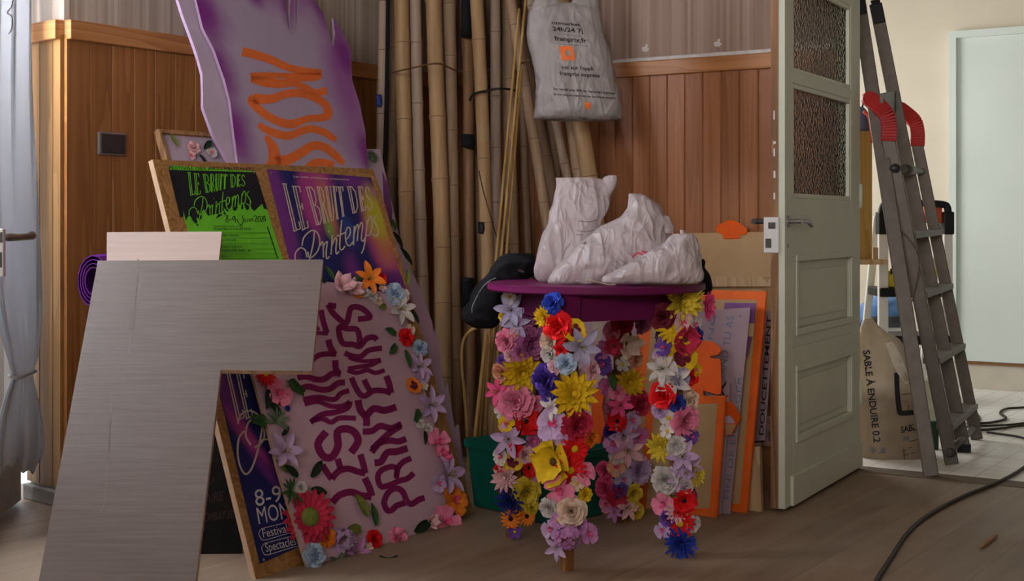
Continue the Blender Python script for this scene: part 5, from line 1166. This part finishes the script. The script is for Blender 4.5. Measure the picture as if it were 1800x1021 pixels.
# violet sheet
r8, pl8, _ = placard('sheet', [(1274, 532), (1328, 533), (1325, 572), (1313, 628), (1262, 628)], -.975, .222, .002, M['violet'], 'violet sheet peeking out above and right of the large lilac placard')
plate('beige_gap', [(1310, 568), (1326, 568), (1324, 592), (1309, 590)], pl8, .0006, M['beige2'], r8, h=.001)
# lilac placards
pl3 = rplane(-.99, .222)
r3, pl3, _ = placard('placard', [(1205, 548), (1319, 540), (1303, 700), (1283, foot(pl3, 1283)), (1176, foot(pl3, 1176))], -.99, .222, .004, M['lilac_card'], 'large lilac placard with blue capitals written sideways, over the orange-framed board')
px_text('writing', [('MAKING', (1243, 672), (1258, 553), (1234, 671)), ('QUAND TU AS', (1271, 690), (1290, 556), (1259, 688)), ('FINI DE DEGAGER', (1281, 878), (1306, 662), (1272, 876))], pl3.proj(.0012), M['blueink'], r3)
px_strokes('underline', [([(1291, 662), (1296, 690)], 1.), ([(1298, 556), (1304, 554), (1301, 559)], 1.5)], pl3.proj(.0012), M['greyink'], r3, 1)
pl4 = rplane(-1.01, .222)
r4, pl4, _ = placard('placard', [(1215, 665), (1283, 672), (1279, 760), (1267, foot(pl4, 1267)), (1205, foot(pl4, 1205))], -1.01, .222, .004, M['lilac_card'], 'lilac placard with bold black letters, between orange cut-out and small orange frame')
px_text('writing', [('PAS DOUX', (1255, 895), (1277, 668), (1240, 893))], pl4.proj(.0012), M['ink'], r4, .012)
px_strokes('marker_line', [([(1232, 668), (1240, 676), (1236, 686)], 1.5), ([(1245, 690), (1262, 694), (1280, 696)], 1.8)], pl4.proj(.0012), M['ink'], r4)
# orange cut-outs
r9, pl9, _ = placard('paper_cutout', [(1226, 602), (1238, 598), (1252, 600), (1264, 608), (1268, 616), (1262, 624), (1249, 625), (1249, 629), (1266, 631), (1267, 640), (1268, 690), (1262, 694), (1248, 690), (1236, 686), (1238, 700), (1226, 702), (1212, 690), (1212, 640)], -1.03, .222, .004, M['orange2'], 'orange curvy paper cut-out stuck over the lilac placards, above the small orange frame', 'cut-out')
r10, pl10, _ = placard('paper_cutout', [(1266, 706), (1284, 706), (1294, 716), (1302, 734), (1294, 748), (1286, 764), (1276, 765), (1270, 748)], -1.025, .222, .004, M['orange2'], 'small orange pointed cut-out at the right of the small orange frame', 'cut-out')
px_poly('lilac_patch', [[(1272, 732), (1282, 730), (1290, 738), (1292, 744), (1272, 744)]], pl10.proj(.001), M['lilac'], r10)
px_poly('beige_patch', [[(1273, 745), (1293, 746), (1285, 764), (1277, 764)]], pl10.proj(.001), M['beige2'], r10)
# small orange-framed board in front
pl11 = rplane(-1.062, .205)
r11, pl11, _ = placard('framed_board', [(1138, 698), (1275, 695), (1259, foot(pl11, 1259)), (1120, foot(pl11, 1120))], -1.062, .205, .012, M['orange'], 'small beige board with an orange border, front of the stack behind the right table leg', 'sign', M['orange'])
plate('beige_field', [(1150, 712), (1261, 709), (1247, 893), (1136, 893)], pl11, .001, M['beige2'], r11, h=.0015)
# pink board with cream letters seen between the table legs
pl12 = rplane(-.72, .36)
r12, pl12, _ = placard('placard', [(1014, 540), (1128, 545), (1126, foot(pl12, 1126)), (1014, foot(pl12, 1014))], -.72, .36, .012, M['pinklilac'], 'pink placard with ragged cream lettering, seen under the purple table', 'sign', M['paleedge'])
zc = lambda x, y: (800+x/3.6, 470+y/3.6)
px_poly('cream_letters', [[zc(*p) for p in q] for q in ([(835, 300), (880, 295), (885, 320), (850, 322)], [(868, 335), (905, 318), (932, 325), (928, 420), (925, 500), (905, 525), (880, 520), (890, 440), (870, 385)], [(860, 600), (908, 592), (905, 618), (862, 622)], [(905, 645), (930, 660), (950, 690), (962, 740), (940, 765), (915, 720), (890, 705)])], pl12.proj(.001), M['cream_ink'], r12)
r13, pl13, _ = placard('paper_cutout', [(1038, 685), (1052, 680), (1063, 690), (1058, 715), (1064, 745), (1056, 775), (1042, 800), (1034, 770), (1040, 730)], -.755, .36, .004, M['orange2'], 'orange paper cut-out in front of the pink placard, behind the front table leg', 'cut-out')

# ------------------------------------------------------------------ the green half-glazed door, open into the room
dd = V((.479, .878, 0)).normalized(); dn = V((dd.y, -dd.x, 0))           # along the leaf / towards the viewer side
D0 = V((.887, 4.584, 0)); DW, DT, DH = .93, .040, 2.08
dr = tag(thing('door_1', D0+dd*DW/2, None, None), kind='structure')
def dbox(mb, s0, s1, z0, z1, h0, h1, mi=0):
    c = D0+dd*(s0+s1)/2+dn*(h0+h1)/2+UP*(z0+z1)/2
    mb.box(c, dd*(s1-s0)/2, dn*(h1-h0)/2, UP*(z1-z0)/2, mi)
def opening(mb, s0, s1, z0, z1, h0, h1, w, slope=.0):
    for a, b, c, d in ((s0, s1, z0, z0+w), (s0, s1, z1-w, z1), (s0, s0+w, z0+w, z1-w), (s1-w, s1, z0+w, z1-w)): dbox(mb, a, b, c, d, h0, h1)
GS0, GS1 = .085, .80
mb = MB(); zb_, zm0, zm1, zt = 1.025, 1.405, 1.442, 1.755
dbox(mb, 0, GS0, .012, DH, -DT, 0); dbox(mb, GS1, DW, .012, DH, -DT, 0); dbox(mb, GS0, GS1, zt, DH, -DT, 0)
dbox(mb, GS0, GS1, zm0, zm1, -DT, 0); dbox(mb, GS0, GS1, .83, zb_, -DT, 0)
LP = [(.135, .795, .59, .815), (.135, .795, .235, .448)]
dbox(mb, GS0, GS1, .53, .59-.0, -DT, 0); dbox(mb, GS0, GS1, .448, .53, -DT, 0); dbox(mb, GS0, GS1, .012, .235, -DT, 0); dbox(mb, GS0, GS1, .815, .83, -DT, 0)
for s0, s1, z0, z1 in LP:
    dbox(mb, GS0, s0, z0, z1, -DT, 0); dbox(mb, s1, GS1, z0, z1, -DT, 0)
mb.build('leaf', M['mint_door'], dr, bevel=.002)
mb = MB()
for s0, s1, z0, z1 in LP:
    dbox(mb, s0, s1, z0, z1, -DT*.75, -.013); dbox(mb, s0+.045, s1-.045, z0+.03, z1-.03, -.013, -.006)
mb.build('panel', M['mint_door'], dr, bevel=.004)
mb = MB()
for s0, s1, z0, z1 in LP:
    opening(mb, s0-.022, s1+.022, z0-.022, z1+.022, 0, .006, .022)
for z0, z1 in ((zb_, zm0), (zm1, zt)): opening(mb, GS0, GS1, z0, z1, -.016, -.002, .016)
mb.build('moulding', M['mint_door'], dr, bevel=.002)
mb = MB(); dbox(mb, .055, DW-.005, .014, .112, 0, .012); mb.build('kickboard', M['mint_door'], dr, bevel=.002)
for z0, z1 in ((zb_, zm0), (zm1, zt)):
    mb = MB(); dbox(mb, GS0-.004, GS1+.004, z0-.004, z1+.004, -.024, -.020); mb.build('glass_pane', M['glass'], dr)
mb = MB(); dbox(mb, -.002, .001, .012, DH, -DT+.001, -DT*.55); mb.build('bare_edge', M['raw'], dr)
mb = MB(); dbox(mb, .0, .05, .012, DH, -DT-.008, -DT); mb.build('rebate', M['raw'], dr)
rnd = random.Random(2); mb = MB()
for z in (1.28, 1.20, 1.16, 1.09, 1.02): dbox(mb, -.0025, -.001, z, z+rnd.uniform(.008, .03), -DT*.95, -DT*rnd.uniform(.75, .85))
mb.build('paint_chip', M['white'], dr)
mb = MB(); P = D0+dd*.035+UP*.948; mb.tube([P+dn*.0, P+dn*.006], .019, 16); mb.tube([P, P+dn*.045], .008, 10)
mb.tube([V(p) for p in cr([P+dn*.045, P+dn*.047+dd*.03, P+dn*.047+dd*.07-UP*.002, P+dn*.045+dd*.115-UP*.014], 5)], [.008]*5+[.0075]*5+[.009]*5+[.007], 10)
auto_smooth(mb.build('handle', M['steel'], dr), 50)
lk = MB(); dbox(lk, -.004, .09, .85, .958, -DT-.030, -DT-.014+.001); dbox(lk, -.008, -.001, .845, .962, -DT-.03, -.018); lk.build('lock', M['white'], dr, bevel=.003)
mb = MB(); dbox(mb, -.012, -.007, .862, .892, -DT-.022, -DT-.004); dbox(mb, -.013, -.007, .925, .945, -DT-.012, -.030); mb.build('latch', M['darkmetal'], dr)
mb = MB(); P = D0+dd*.035-dn*(DT+.03)+UP*.948; mb.tube([P, P-dn*.045], .009, 10); mb.tube([P-dn*.045-dd*.01, P-dn*.045+dd*.10], .009, 10); auto_smooth(mb.build('handle', M['darkmetal'], dr), 50)
mb = MB(); dbox(mb, .028, .032, .862, .875, 0, .001); mb.build('keyhole', M['ink'], dr)
for z in (.25, 1.0, 1.8):
    mb = MB(); P = D0+dd*(DW-.006)+dn*.004+UP*z; mb.tube([P, P+UP*.09], .008, 10); mb.build('hinge', M['mint_door'], dr, True)

# ------------------------------------------------------------------ aluminium ladder leaning beyond the door
def lerp(a, b, t): return V(a)+(V(b)-V(a))*t
LA0, LA1 = V((1.557, 5.24, .0)), V((1.373, 5.60, 1.835)); LC0, LC1 = V((1.857, 5.80, .012)), V((1.553, 6.02, 1.862))
LB0, LB1 = V((1.690, 5.42, .015)), V((1.430, 5.475, 1.42)); LD0, LD1 = V((2.020, 6.13, .0)), V((1.752, 6.21, 1.44))
ld = thing('ladder', (1.70, 5.6, 0), 'grey aluminium ladder with red rail tops leaning beside the green door', 'ladder')
for a, b, w, d, fr in ((LA0, LA1, .055, .024, None), (LC0, LC1, .055, .024, None), (LB0, LB1, .052, .024, None), (LD0, LD1, .050, .024, None)):
    bb_ = V(b) if d > .0241 or a in (LA0, LC0) else V(b)-(V(b)-V(a)).normalized()*.13
    mb = MB(); mb.beam(a, bb_, w, d, (1, -.25, 0)); mb.build('rail', M['alu'], ld, bevel=.003)
for a, b in ((LA1, LA0), (LC1, LC0)):
    d = (a-b).normalized(); mb = MB(); mb.beam(a-d*.075, a+d*.012, .054, .034, (1, -.25, 0)); mb.beam(a-d*.01, a+d*.03, .040, .028, (1, -.1, 0)); mb.build('rail_cap', M['blackp'], ld, bevel=.004)
for a, b in ((LB1, LB0), (LD1, LD0)):
    d = (b-a).normalized()
    pts = [a+V((-.035, .03, .005)), a+V((-.012, .018, .0))+d*.02, a+d*.06+V((.012, 0, 0)), a+d*.11+V((.012, 0, 0)), a+d*.165]
    mb = MB(); P = [V(p) for p in cr(pts, 5)]
    for i in range(len(P)-1): mb.beam(P[i], P[i+1]+(P[i+1]-P[i])*.15, .060, .034, (1, -.25, 0))
    mb.disc(pts[0]-V((0, .015, 0)), (0, 1, 0), .030, .032, 20)
    mb.build('rail_cap', M['redcap'], ld, bevel=.003)
for z in (.90, .665, .405, .145):
    A_ = lerp(LB0, LB1, z/1.44); B_ = lerp(LD0, LD1, z/1.44); mb = MB(); mb.beam(A_, B_, .024, .066, (0, 0, 1)); mb.build('rung', M['alu2'], ld, bevel=.003)
A_ = lerp(LB0, LB1, .035); B_ = lerp(LD0, LD1, .035); mb = MB(); mb.tube([A_, B_], .013, 12); mb.tube([A_-(B_-A_)*.05, A_], .016, 12, 0); mb.build('rung', M['alu2'], ld, True)
A_ = lerp(LB0, LB1, .81); B_ = lerp(LD0, LD1, .81); mb = MB(); mb.tube([A_-(B_-A_)*.04, B_], .014, 12); mb.tube([lerp(A_, B_, .35), lerp(A_, B_, .6)], .022, 12); mb.build('spreader', M['alu'], ld, True)
for f_ in (.035, .81):
    A_ = lerp(LB0, LB1, f_)+V((-.004, -.024, 0)); mb = MB(); mb.disc(A_, (.1, -1, 0), .017, .012, 16); mb.build('bolt', M['darkmetal'], ld, True)
mb = MB(); mb.beam(lerp(LB0, LB1, .985), lerp(LC0, LC1, .78), .09, .012, (0, 0, 1)); mb.build('top_plate', M['alu'], ld)
mb = MB(); mb.beam(LC0-UP*.01, LC0+UP*.02, .055, .035, (1, -.25, 0)); mb.build('foot', M['blackp'], ld)
mb = MB(); mb.tube([V(p) for p in cr([lerp(LA0, LA1, .5)+V((.02, -.02, 0)), lerp(LA0, LA1, .44)+V((.08, -.01, 0)), lerp(LB0, LB1, .5)+V((-.02, 0, -.1)), lerp(LB0, LB1, .5)], 6)], .0018, 5); mb.build('stay_wire', M['twine'], ld, True)

# ------------------------------------------------------------------ back room
# wall cupboard side with a small shelf on the back of the partition
Y6 = 6.35
ws = thing('wall_shelf', at(1524, 460, Y6), 'brown board with a pale shelf, seen edge-on just right of the green door', 'shelf')
def qbox(mb, x0, x1, y0, y1, Y0, Y1, mi=0): a = at(x0, y1, Y0); b = at(x1, y0, Y0); mb.aabb((a.x, Y0, a.z), (b.x, Y1, b.z), mi)
mb = MB(); qbox(mb, 1490, 1533, 230, 456, Y6, Y6+.03); mb.build('board', wood('ochre_board', (.34, .19, .05), (.44, .26, .07), (.50, .31, .10), 0, rough=.5), ws)
mb = MB(); qbox(mb, 1490, 1561, 456, 465, Y6-.02, Y6+.10); mb.build('shelf_board', M['softwood'], ws)
mb = MB(); qbox(mb, 1535, 1544, 435, 456, Y6+.02, Y6+.06); mb.build('block', M['softwood'], ws)
mb = MB(); qbox(mb, 1494, 1500, 462, 1000, Y6+.01, Y6+.05); P = V(mb.v[0]); mb = MB(); mb.aabb((P.x, Y6, 0), (P.x+.03, Y6+.05, at(0, 464, Y6).z)); mb.build('post', M['softwood'], ws)
hm = thing('helmet', at(1515, 232, Y6+.12), 'blue and red rounded object on top of the brown board behind the ladder', 'helmet')
o = loft('shell', rows_px([(232, 1498, 1527, .14), (220, 1497, 1528, .15), (205, 1499, 1526, .14), (194, 1503, 1521, .10), (188, 1508, 1516, .04)], Y6+.10), flat('slate_blue', (.12, .14, .26), .5), hm, amp=.001, seed=3, n=24, m=20)
mb = MB(); mb.tube([V(p) for p in cr([at(1519, 196, Y6+.02), at(1528, 205, Y6+.0), at(1532, 225, Y6), at(1534, 250, Y6-.01)], 5)], .009, 8); mb.build('strap', M['redthing'], hm, True)
mb = MB(); mb.tube([V(p) for p in cr([at(1516, 188, Y6+.08), at(1518, 176, Y6+.08), at(1523, 160, Y6+.06), at(1535, 148, Y6+.06), at(1541, 150, Y6+.06)], 5)], .004, 6); mb.build('hook_cord', M['blackp'], hm, True)
hb = MB(); qbox(hb, 1496, 1530, 231.5, 236, Y6+.03, Y6+.2); hb.build('ledge', M['softwood'], ws)

# small platform steps with black corners
Y7 = 6.62
st = thing('step_stool', at(1612, HY+CAMZ*F/Y7, Y7), 'white framed platform steps with black joints and an orange-lined top, behind the ladder', 'step ladder')
def gx(x, Y=Y7): return (x-CX)/F*Y
def gz(y, Y=Y7): return CAMZ+(HY-y)/F*Y
zt_ = gz(357)
for x0, x1 in ((1545, 1562), (1660, 1675)):
    mb = MB(); mb.aabb((gx(x0), Y7, 0), (gx(x1), Y7+.03, zt_-.10)); mb.build('leg', M['white'], st, bevel=.004)
    mb = MB(); mb.beam(((gx(x0)+gx(x1))/2, Y7+.12, zt_-.06), ((gx(x0)+gx(x1))/2, Y7+.50, .0), .035, .025, (1, 0, 0)); mb.build('leg', M['white'], st, bevel=.004)
    mb = MB(); mb.aabb((gx(x0-1), Y7-.01, gz(412)), (gx(x1+2), Y7+.06, gz(372))); mb.build('joint', M['blackp'], st, bevel=.006)
mb = MB(); mb.tube([V(p) for p in cr([(gx(1553), Y7+.02, gz(385)), (gx(1553), Y7+.02, gz(366)), (gx(1562), Y7+.02, gz(359)), (gx(1612), Y7+.02, gz(357)), (gx(1658), Y7+.02, gz(359)), (gx(1668), Y7+.02, gz(366)), (gx(1668), Y7+.02, gz(385))], 6)], .017, 10); mb.build('top_bar', M['blackp'], st, True)
mb = MB(); mb.aabb((gx(1628), Y7+.03, gz(392)), (gx(1660), Y7+.06, gz(362))); mb.build('tool_tray', M['redthing'], st, bevel=.005)
for y, dp in ((512, .10), (596, .16)):
    mb = MB(); mb.aabb((gx(1546), Y7-.01, gz(y+10)), (gx(1674), Y7+dp+.12, gz(y-6))); mb.build('tread', M['blackp'], st, bevel=.006)
ytb = thing('toolbox', at(1590, 505, Y7+.08), 'small yellow and black box standing on the platform steps', 'box')
mb = MB(); mb.aabb((gx(1563), Y7+.02, gz(506)+.002), (gx(1612), Y7+.14, gz(476))); mb.build('body', M['yellow_pl'], ytb, bevel=.006)
mb = MB(); mb.aabb((gx(1567), Y7+.012, gz(482)), (gx(1582), Y7+.022, gz(472))); mb.aabb((gx(1590), Y7+.012, gz(490)), (gx(1606), Y7+.022, gz(480))); mb.build('clasp', M['blackp'], ytb)
y2 = thing('yellow_box', at(1634, 505, Y7+.08), 'second yellow object on the platform steps, right of the yellow and black box', 'box')
mb = MB(); mb.aabb((gx(1622), Y7+.02, gz(506)+.002), (gx(1650), Y7+.14, gz(470))); mb.build('body', M['yellow_pl'], y2, bevel=.006)

# clutter behind the sand bag
Y8 = 7.35
cb_ = thing('crate', at(1540, HY+CAMZ*F/Y8, Y8), 'grey crate on the floor behind the sand sack, under the blue bag', 'crate')
mb = MB(); xl, xr, zt2 = gx(1500, Y8), gx(1600, Y8), gz(575, Y8)
mb.aabb((xl, Y8, 0), (xr, Y8+.3, zt2)); mb.build('body', M['greyplastic'], cb_, bevel=.01)
mb = MB(); mb.aabb((xl-.01, Y8-.012, zt2-.03), (xr+.01, Y8+.312, zt2)); mb.build('rim', M['white'], cb_, bevel=.005)
bb = loft('rubbish_bag', rows_px([(573, 1504, 1594, .22), (567, 1500, 1596, .26), (552, 1503, 1596, .26), (538, 1514, 1592, .22), (526, 1530, 1580, .15), (519, 1545, 1565, .05)], Y8+.15), M['blue_cloth'], amp=.008, seed=20, n=36, m=24, loc=at(1550, 574, Y8+.15)); tag(bb, 'blue plastic bag lying on the grey crate behind the sand sack', 'bag')
dk = loft('dark_cloth', rows_px([(574, 1528, 1584, .03), (566, 1524, 1588, .05), (556, 1532, 1580, .03)], Y8-.02+.0), flat('dark_grey_cloth', (.07, .075, .09), .8), amp=.005, seed=22, n=28, m=16, loc=at(1556, 574, Y8-.02)); tag(dk, 'dark grey cloth hanging under the blue bag', 'cloth')
for nm, x0, x1, y1, dY, mat, lb, ct in (('cardboard_box', 1585, 1618, 612, -.70, M['white'], 'small white box on the floor behind the ladder rails', 'box'), ('packet', 1622, 1648, 668, -.95, flat('pale_packet', (.50, .52, .40), .6), 'small pale packet standing on the floor behind the ladder', 'packet'), ('paint_pot', 1634, 1654, 742, -1.5, flat('dark_green_plastic', (.03, .08, .05), .5), 'dark green pot on the floor behind the ladder', 'pot'), ('paint_pot', 1666, 1682, 744, -1.45, M['redcap'], 'small red pot on the floor behind the ladder', 'pot')):
    Yq = Y8+dY; mb = MB()
    if ct == 'pot': mb.tube([(gx((x0+x1)/2, Yq), Yq+.03, z) for z in (0, .004, gz(y1, Yq)-.008, gz(y1, Yq))], [(x1-x0)/2/F*Yq*k for k in (.92, .95, 1, .96)], 20)
    else: mb.aabb((gx(x0, Yq), Yq, 0), (gx(x1, Yq), Yq+.1, gz(y1, Yq)))
    o = mb.build(nm, mat, None, ct == 'pot', loc=(gx((x0+x1)/2, Yq), Yq+.03, 0)); tag(o, lb, ct)

# sack of sand filler
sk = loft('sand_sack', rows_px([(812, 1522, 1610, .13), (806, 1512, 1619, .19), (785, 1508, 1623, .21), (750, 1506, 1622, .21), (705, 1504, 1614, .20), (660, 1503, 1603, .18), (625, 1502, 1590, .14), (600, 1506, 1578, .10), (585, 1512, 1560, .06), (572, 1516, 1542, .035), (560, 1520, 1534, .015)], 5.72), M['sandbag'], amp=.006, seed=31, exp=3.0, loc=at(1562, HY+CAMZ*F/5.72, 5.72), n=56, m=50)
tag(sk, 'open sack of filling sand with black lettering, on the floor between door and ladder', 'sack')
ps = surf_proj(sk, .002, 5.65)
px_text('lettering', [("SABLE \u00c0 ENDUIRE 0.2", (1517, 616), (1536, 778), (1529, 615))], ps, M['ink'], sk, .02)
px_text('lettering', [('SABLE', (1584, 761), (1616, 754), (1583, 750))], ps, M['ink'], sk, .02)
zs_ = lambda x, y: (1500+x/3.52, 540+y/3.52)
px_strokes('logo_frame', [([zs_(268, 405), zs_(272, 520), zs_(285, 640), zs_(300, 655), zs_(350, 652), zs_(420, 645)], 9)], ps, M['ink'], sk, 3)
for s_ in ([(300, 540), (340, 535), (400, 530)], [(318, 585), (390, 575)], [(340, 600), (342, 640)], [(345, 830), (420, 815)], [(345, 870), (420, 850)], [(310, 915), (420, 890)], [(312, 880), (316, 945)]): px_strokes('drawn_line', [([zs_(*p) for p in s_], 1.1)], ps, M['ink'], sk, 2)
px_poly('print_block', [[zs_(108, 865), zs_(195, 870), zs_(200, 905), zs_(112, 902)], [zs_(305, 800), zs_(345, 798), zs_(347, 880), zs_(310, 890)]], ps, M['greyink'], sk)

px_poly('torn_flap', [[(1556, 603), (1569, 600), (1582, 622), (1594, 650), (1601, 670), (1593, 676), (1580, 660), (1569, 640), (1563, 622)]], surf_proj(sk, .004, 5.65), flat('pale_sack_lining', (.66, .60, .50), .5), sk)
# cables
def floor_cable(pxs, r, label, nm='cable', z=None):
    pts = [onfloor(*p)+UP*(r+.001) for p in pxs]; pts = [V(p) for p in cr(pts, 8)]
    mb = MB(); mb.tube(pts, r, 8); return tag(mb.build(nm, M['cable'], None, True, loc=pts[0]), label, 'cable')
floor_cable([(1530, 1050), (1543, 1021), (1566, 985), (1592, 945), (1620, 918), (1660, 893), (1700, 873), (1745, 855), (1780, 838), (1810, 818), (1850, 790)], .0065, 'long dark extension cable running across the bare floor at lower right', 'extension_cable')
floor_cable([(1700, 747), (1735, 746), (1762, 741), (1768, 736), (1758, 728), (1768, 721), (1790, 719), (1840, 716)], .006, 'dark cable with an S-bend on the back room floor')
floor_cable([(1703, 751), (1730, 750.5), (1770, 749), (1800, 746), (1840, 744)], .005, 'straight dark cable just in front of the S-bent one')
floor_cable([(1712, 757), (1730, 758), (1760, 755.5), (1790, 751), (1830, 748)], .006, 'dark cable curving behind the forked ones near the ladder foot')
floor_cable([(1735, 762), (1765, 766), (1795, 771), (1840, 785)], .005, 'dark cable slanting towards the camera at the right edge')
floor_cable([(1700, 712), (1712, 728), (1704, 742), (1696, 735), (1706, 722), (1722, 735), (1716, 748), (1700, 752)], .004, 'coiled thin cable on the floor behind the ladder rail')
P = onfloor(1740, 955); mb = MB(); a = onfloor(1722, 968); b = onfloor(1752, 944)
mb.tube([a+UP*.006, lerp(a, b, .3)+UP*.008, lerp(a, b, .65)+UP*.006, b+UP*.007], [.002, .006, .007, .004], 5); tag(mb.build('wood_chip', flat('chip_brown', (.34, .20, .09), .7), None, loc=a), 'brown wood splinter lying on the floor at lower right', 'splinter')
cord('cord', [(668, 977, 3.99), (680, 981, 3.975), (690, 980, 3.98), (699, 976, 3.985)], .0025, M['blackp'], 'short black cord on the floor below the flower board', 'cord')

# ------------------------------------------------------------------ curtain and the open window leaf at the left edge
Yc = 4.35
def YC(px): return 4.58-.46*(1-min(1, max(0, (px+16)/80)))
crow = [(-60, -45, 52), (0, -40, 55), (120, -38, 57), (240, -34, 62), (340, -30, 67), (430, -24, 70), (500, -16, 72), (570, -4, 73), (620, 10, 68), (648, 18, 61), (658, 20, 59), (668, 18, 60), (700, 6, 68), (740, -4, 76), (775, -6, 80), (800, -6, 78), (822, -4, 66)]
rr_ = cr(crow, 4); n = 90; v = []; f = []
for i, (y, xl, xr) in enumerate(rr_):
    w = (xr-xl)/97.
    for k in range(n+1):
        t = k/n; a = t*TAU*2.6+.8*math.sin(t*5)
        gath = 1-.55*math.exp(-((y-656)/40)**2)
        dep = (.024*math.sin(a+.35*math.sin(y*.006))+.007*math.sin(a*2.3+1+y*.004))*gath
        xl2 = max(xl, -16); xx = xl2+(xr-xl2)*t+1.6*math.sin(a*1.0+y*.01)
        yy = y + (10*math.sin(t*9+1)+6*math.sin(t*23) if i > len(rr_)-3 else 0)
        v.append(at(xx, yy, YC(xx)+dep))
for i in range(len(rr_)-1):
    for k in range(n): f.append((i*(n+1)+k, i*(n+1)+k+1, (i+1)*(n+1)+k+1, (i+1)*(n+1)+k))
cu = thing('curtain', at(20, 300, Yc), 'sheer white curtain gathered and tied low, at the left edge', 'curtain')
o = mob('cloth', v, f, M['curtain'], cu, None, True); md = o.modifiers.new('thickness', 'SOLIDIFY'); md.thickness = .0012
mb = MB(); mb.tube([V(p) for p in cr([at(16, 660, YC(16)-.03), at(30, 664, YC(30)-.04), at(48, 658, YC(48)-.035), at(62, 652, YC(62)-.02)], 5)], .006, 8); mb.build('tie_band', M['curtain'], cu, True)
px_strokes('embroidery', [([(24, -5), (20, 12), (13, 22), (20, 28), (22, 40), (20, 52), (15, 60)], 2.0)], lambda x, y: at(x, y, YC(x)-.035), flat('embroidery_beige', (.46, .40, .36), .8), cu, 5)
# the casement leaf that carries it, swung into the room
lf = thing('window_leaf', (-1.58, 4.55, 0), 'grey-white window leaf swung inwards behind the curtain at the left edge', 'window')
l0 = V((-1.66, 4.72, 0)); l1 = V((-1.55, 3.45, 0)); ldv = (l1-l0).normalized(); lnv = V((ldv.y, -ldv.x, 0)); LL = (l1-l0).length
mb = MB()
for a, b, c, d in ((0, LL, .015, .30), (0, LL, 2.2, 2.3), (0, .07, .3, 2.2), (LL-.07, LL, .3, 2.2)):
    mb.box(l0+ldv*(a+b)/2+UP*(c+d)/2, ldv*(b-a)/2, lnv*.018, UP*(d-c)/2)
mb.build('frame', M['greywood'], lf, bevel=.004)
mb = MB(); mb.box(l0+ldv*LL/2+UP*1.25, ldv*(LL/2-.07), lnv*.002, UP*.95); mb.build('pane', M['pane'], lf)
hn = thing('handle', at(22, 415, YC(22)-.07)-lf.location, None, None); hn.parent = lf
Yh = YC(-16)-.065
mb = MB(); mb.aabb((gx(-30, Yh), Yh-.012, gz(486, Yh)), (gx(8, Yh), Yh+.012, gz(402, Yh))); mb.build('lock_case', M['white'], hn, bevel=.003)
mb = MB(); mb.aabb((gx(-4, Yh), Yh-.017, gz(426, Yh)), (gx(7, Yh), Yh-.011, gz(408, Yh))); mb.aabb((gx(-6, Yh), Yh-.016, gz(470, Yh)), (gx(6, Yh), Yh-.0115, gz(443, Yh))); mb.build('latch', M['darkmetal'], hn)
mb = MB(); mb.tube([at(x, y, YC(x)-.07) for x, y in ((4, 417), (18, 417), (30, 417), (50, 416), (56, 414))], [.009, .013, .011, .011, .014], 12); mb.build('lever', M['steel'], hn, True)
# two scraps of torn paper left on the wallpaper above the right rail
plW = Pl(W(-.003, 1.0), uR, UP)
for sx, sy in ((1135, 84), (1262, 75)):
    struct(plate('wall_right_scrap', [(sx-6, sy+6), (sx-7, sy-1), (sx-1, sy-2), (sx, sy-7), (sx+4, sy-6), (sx+3, sy), (sx+7, sy+2), (sx+2, sy+7)], plW, .002, M['white_bead']))
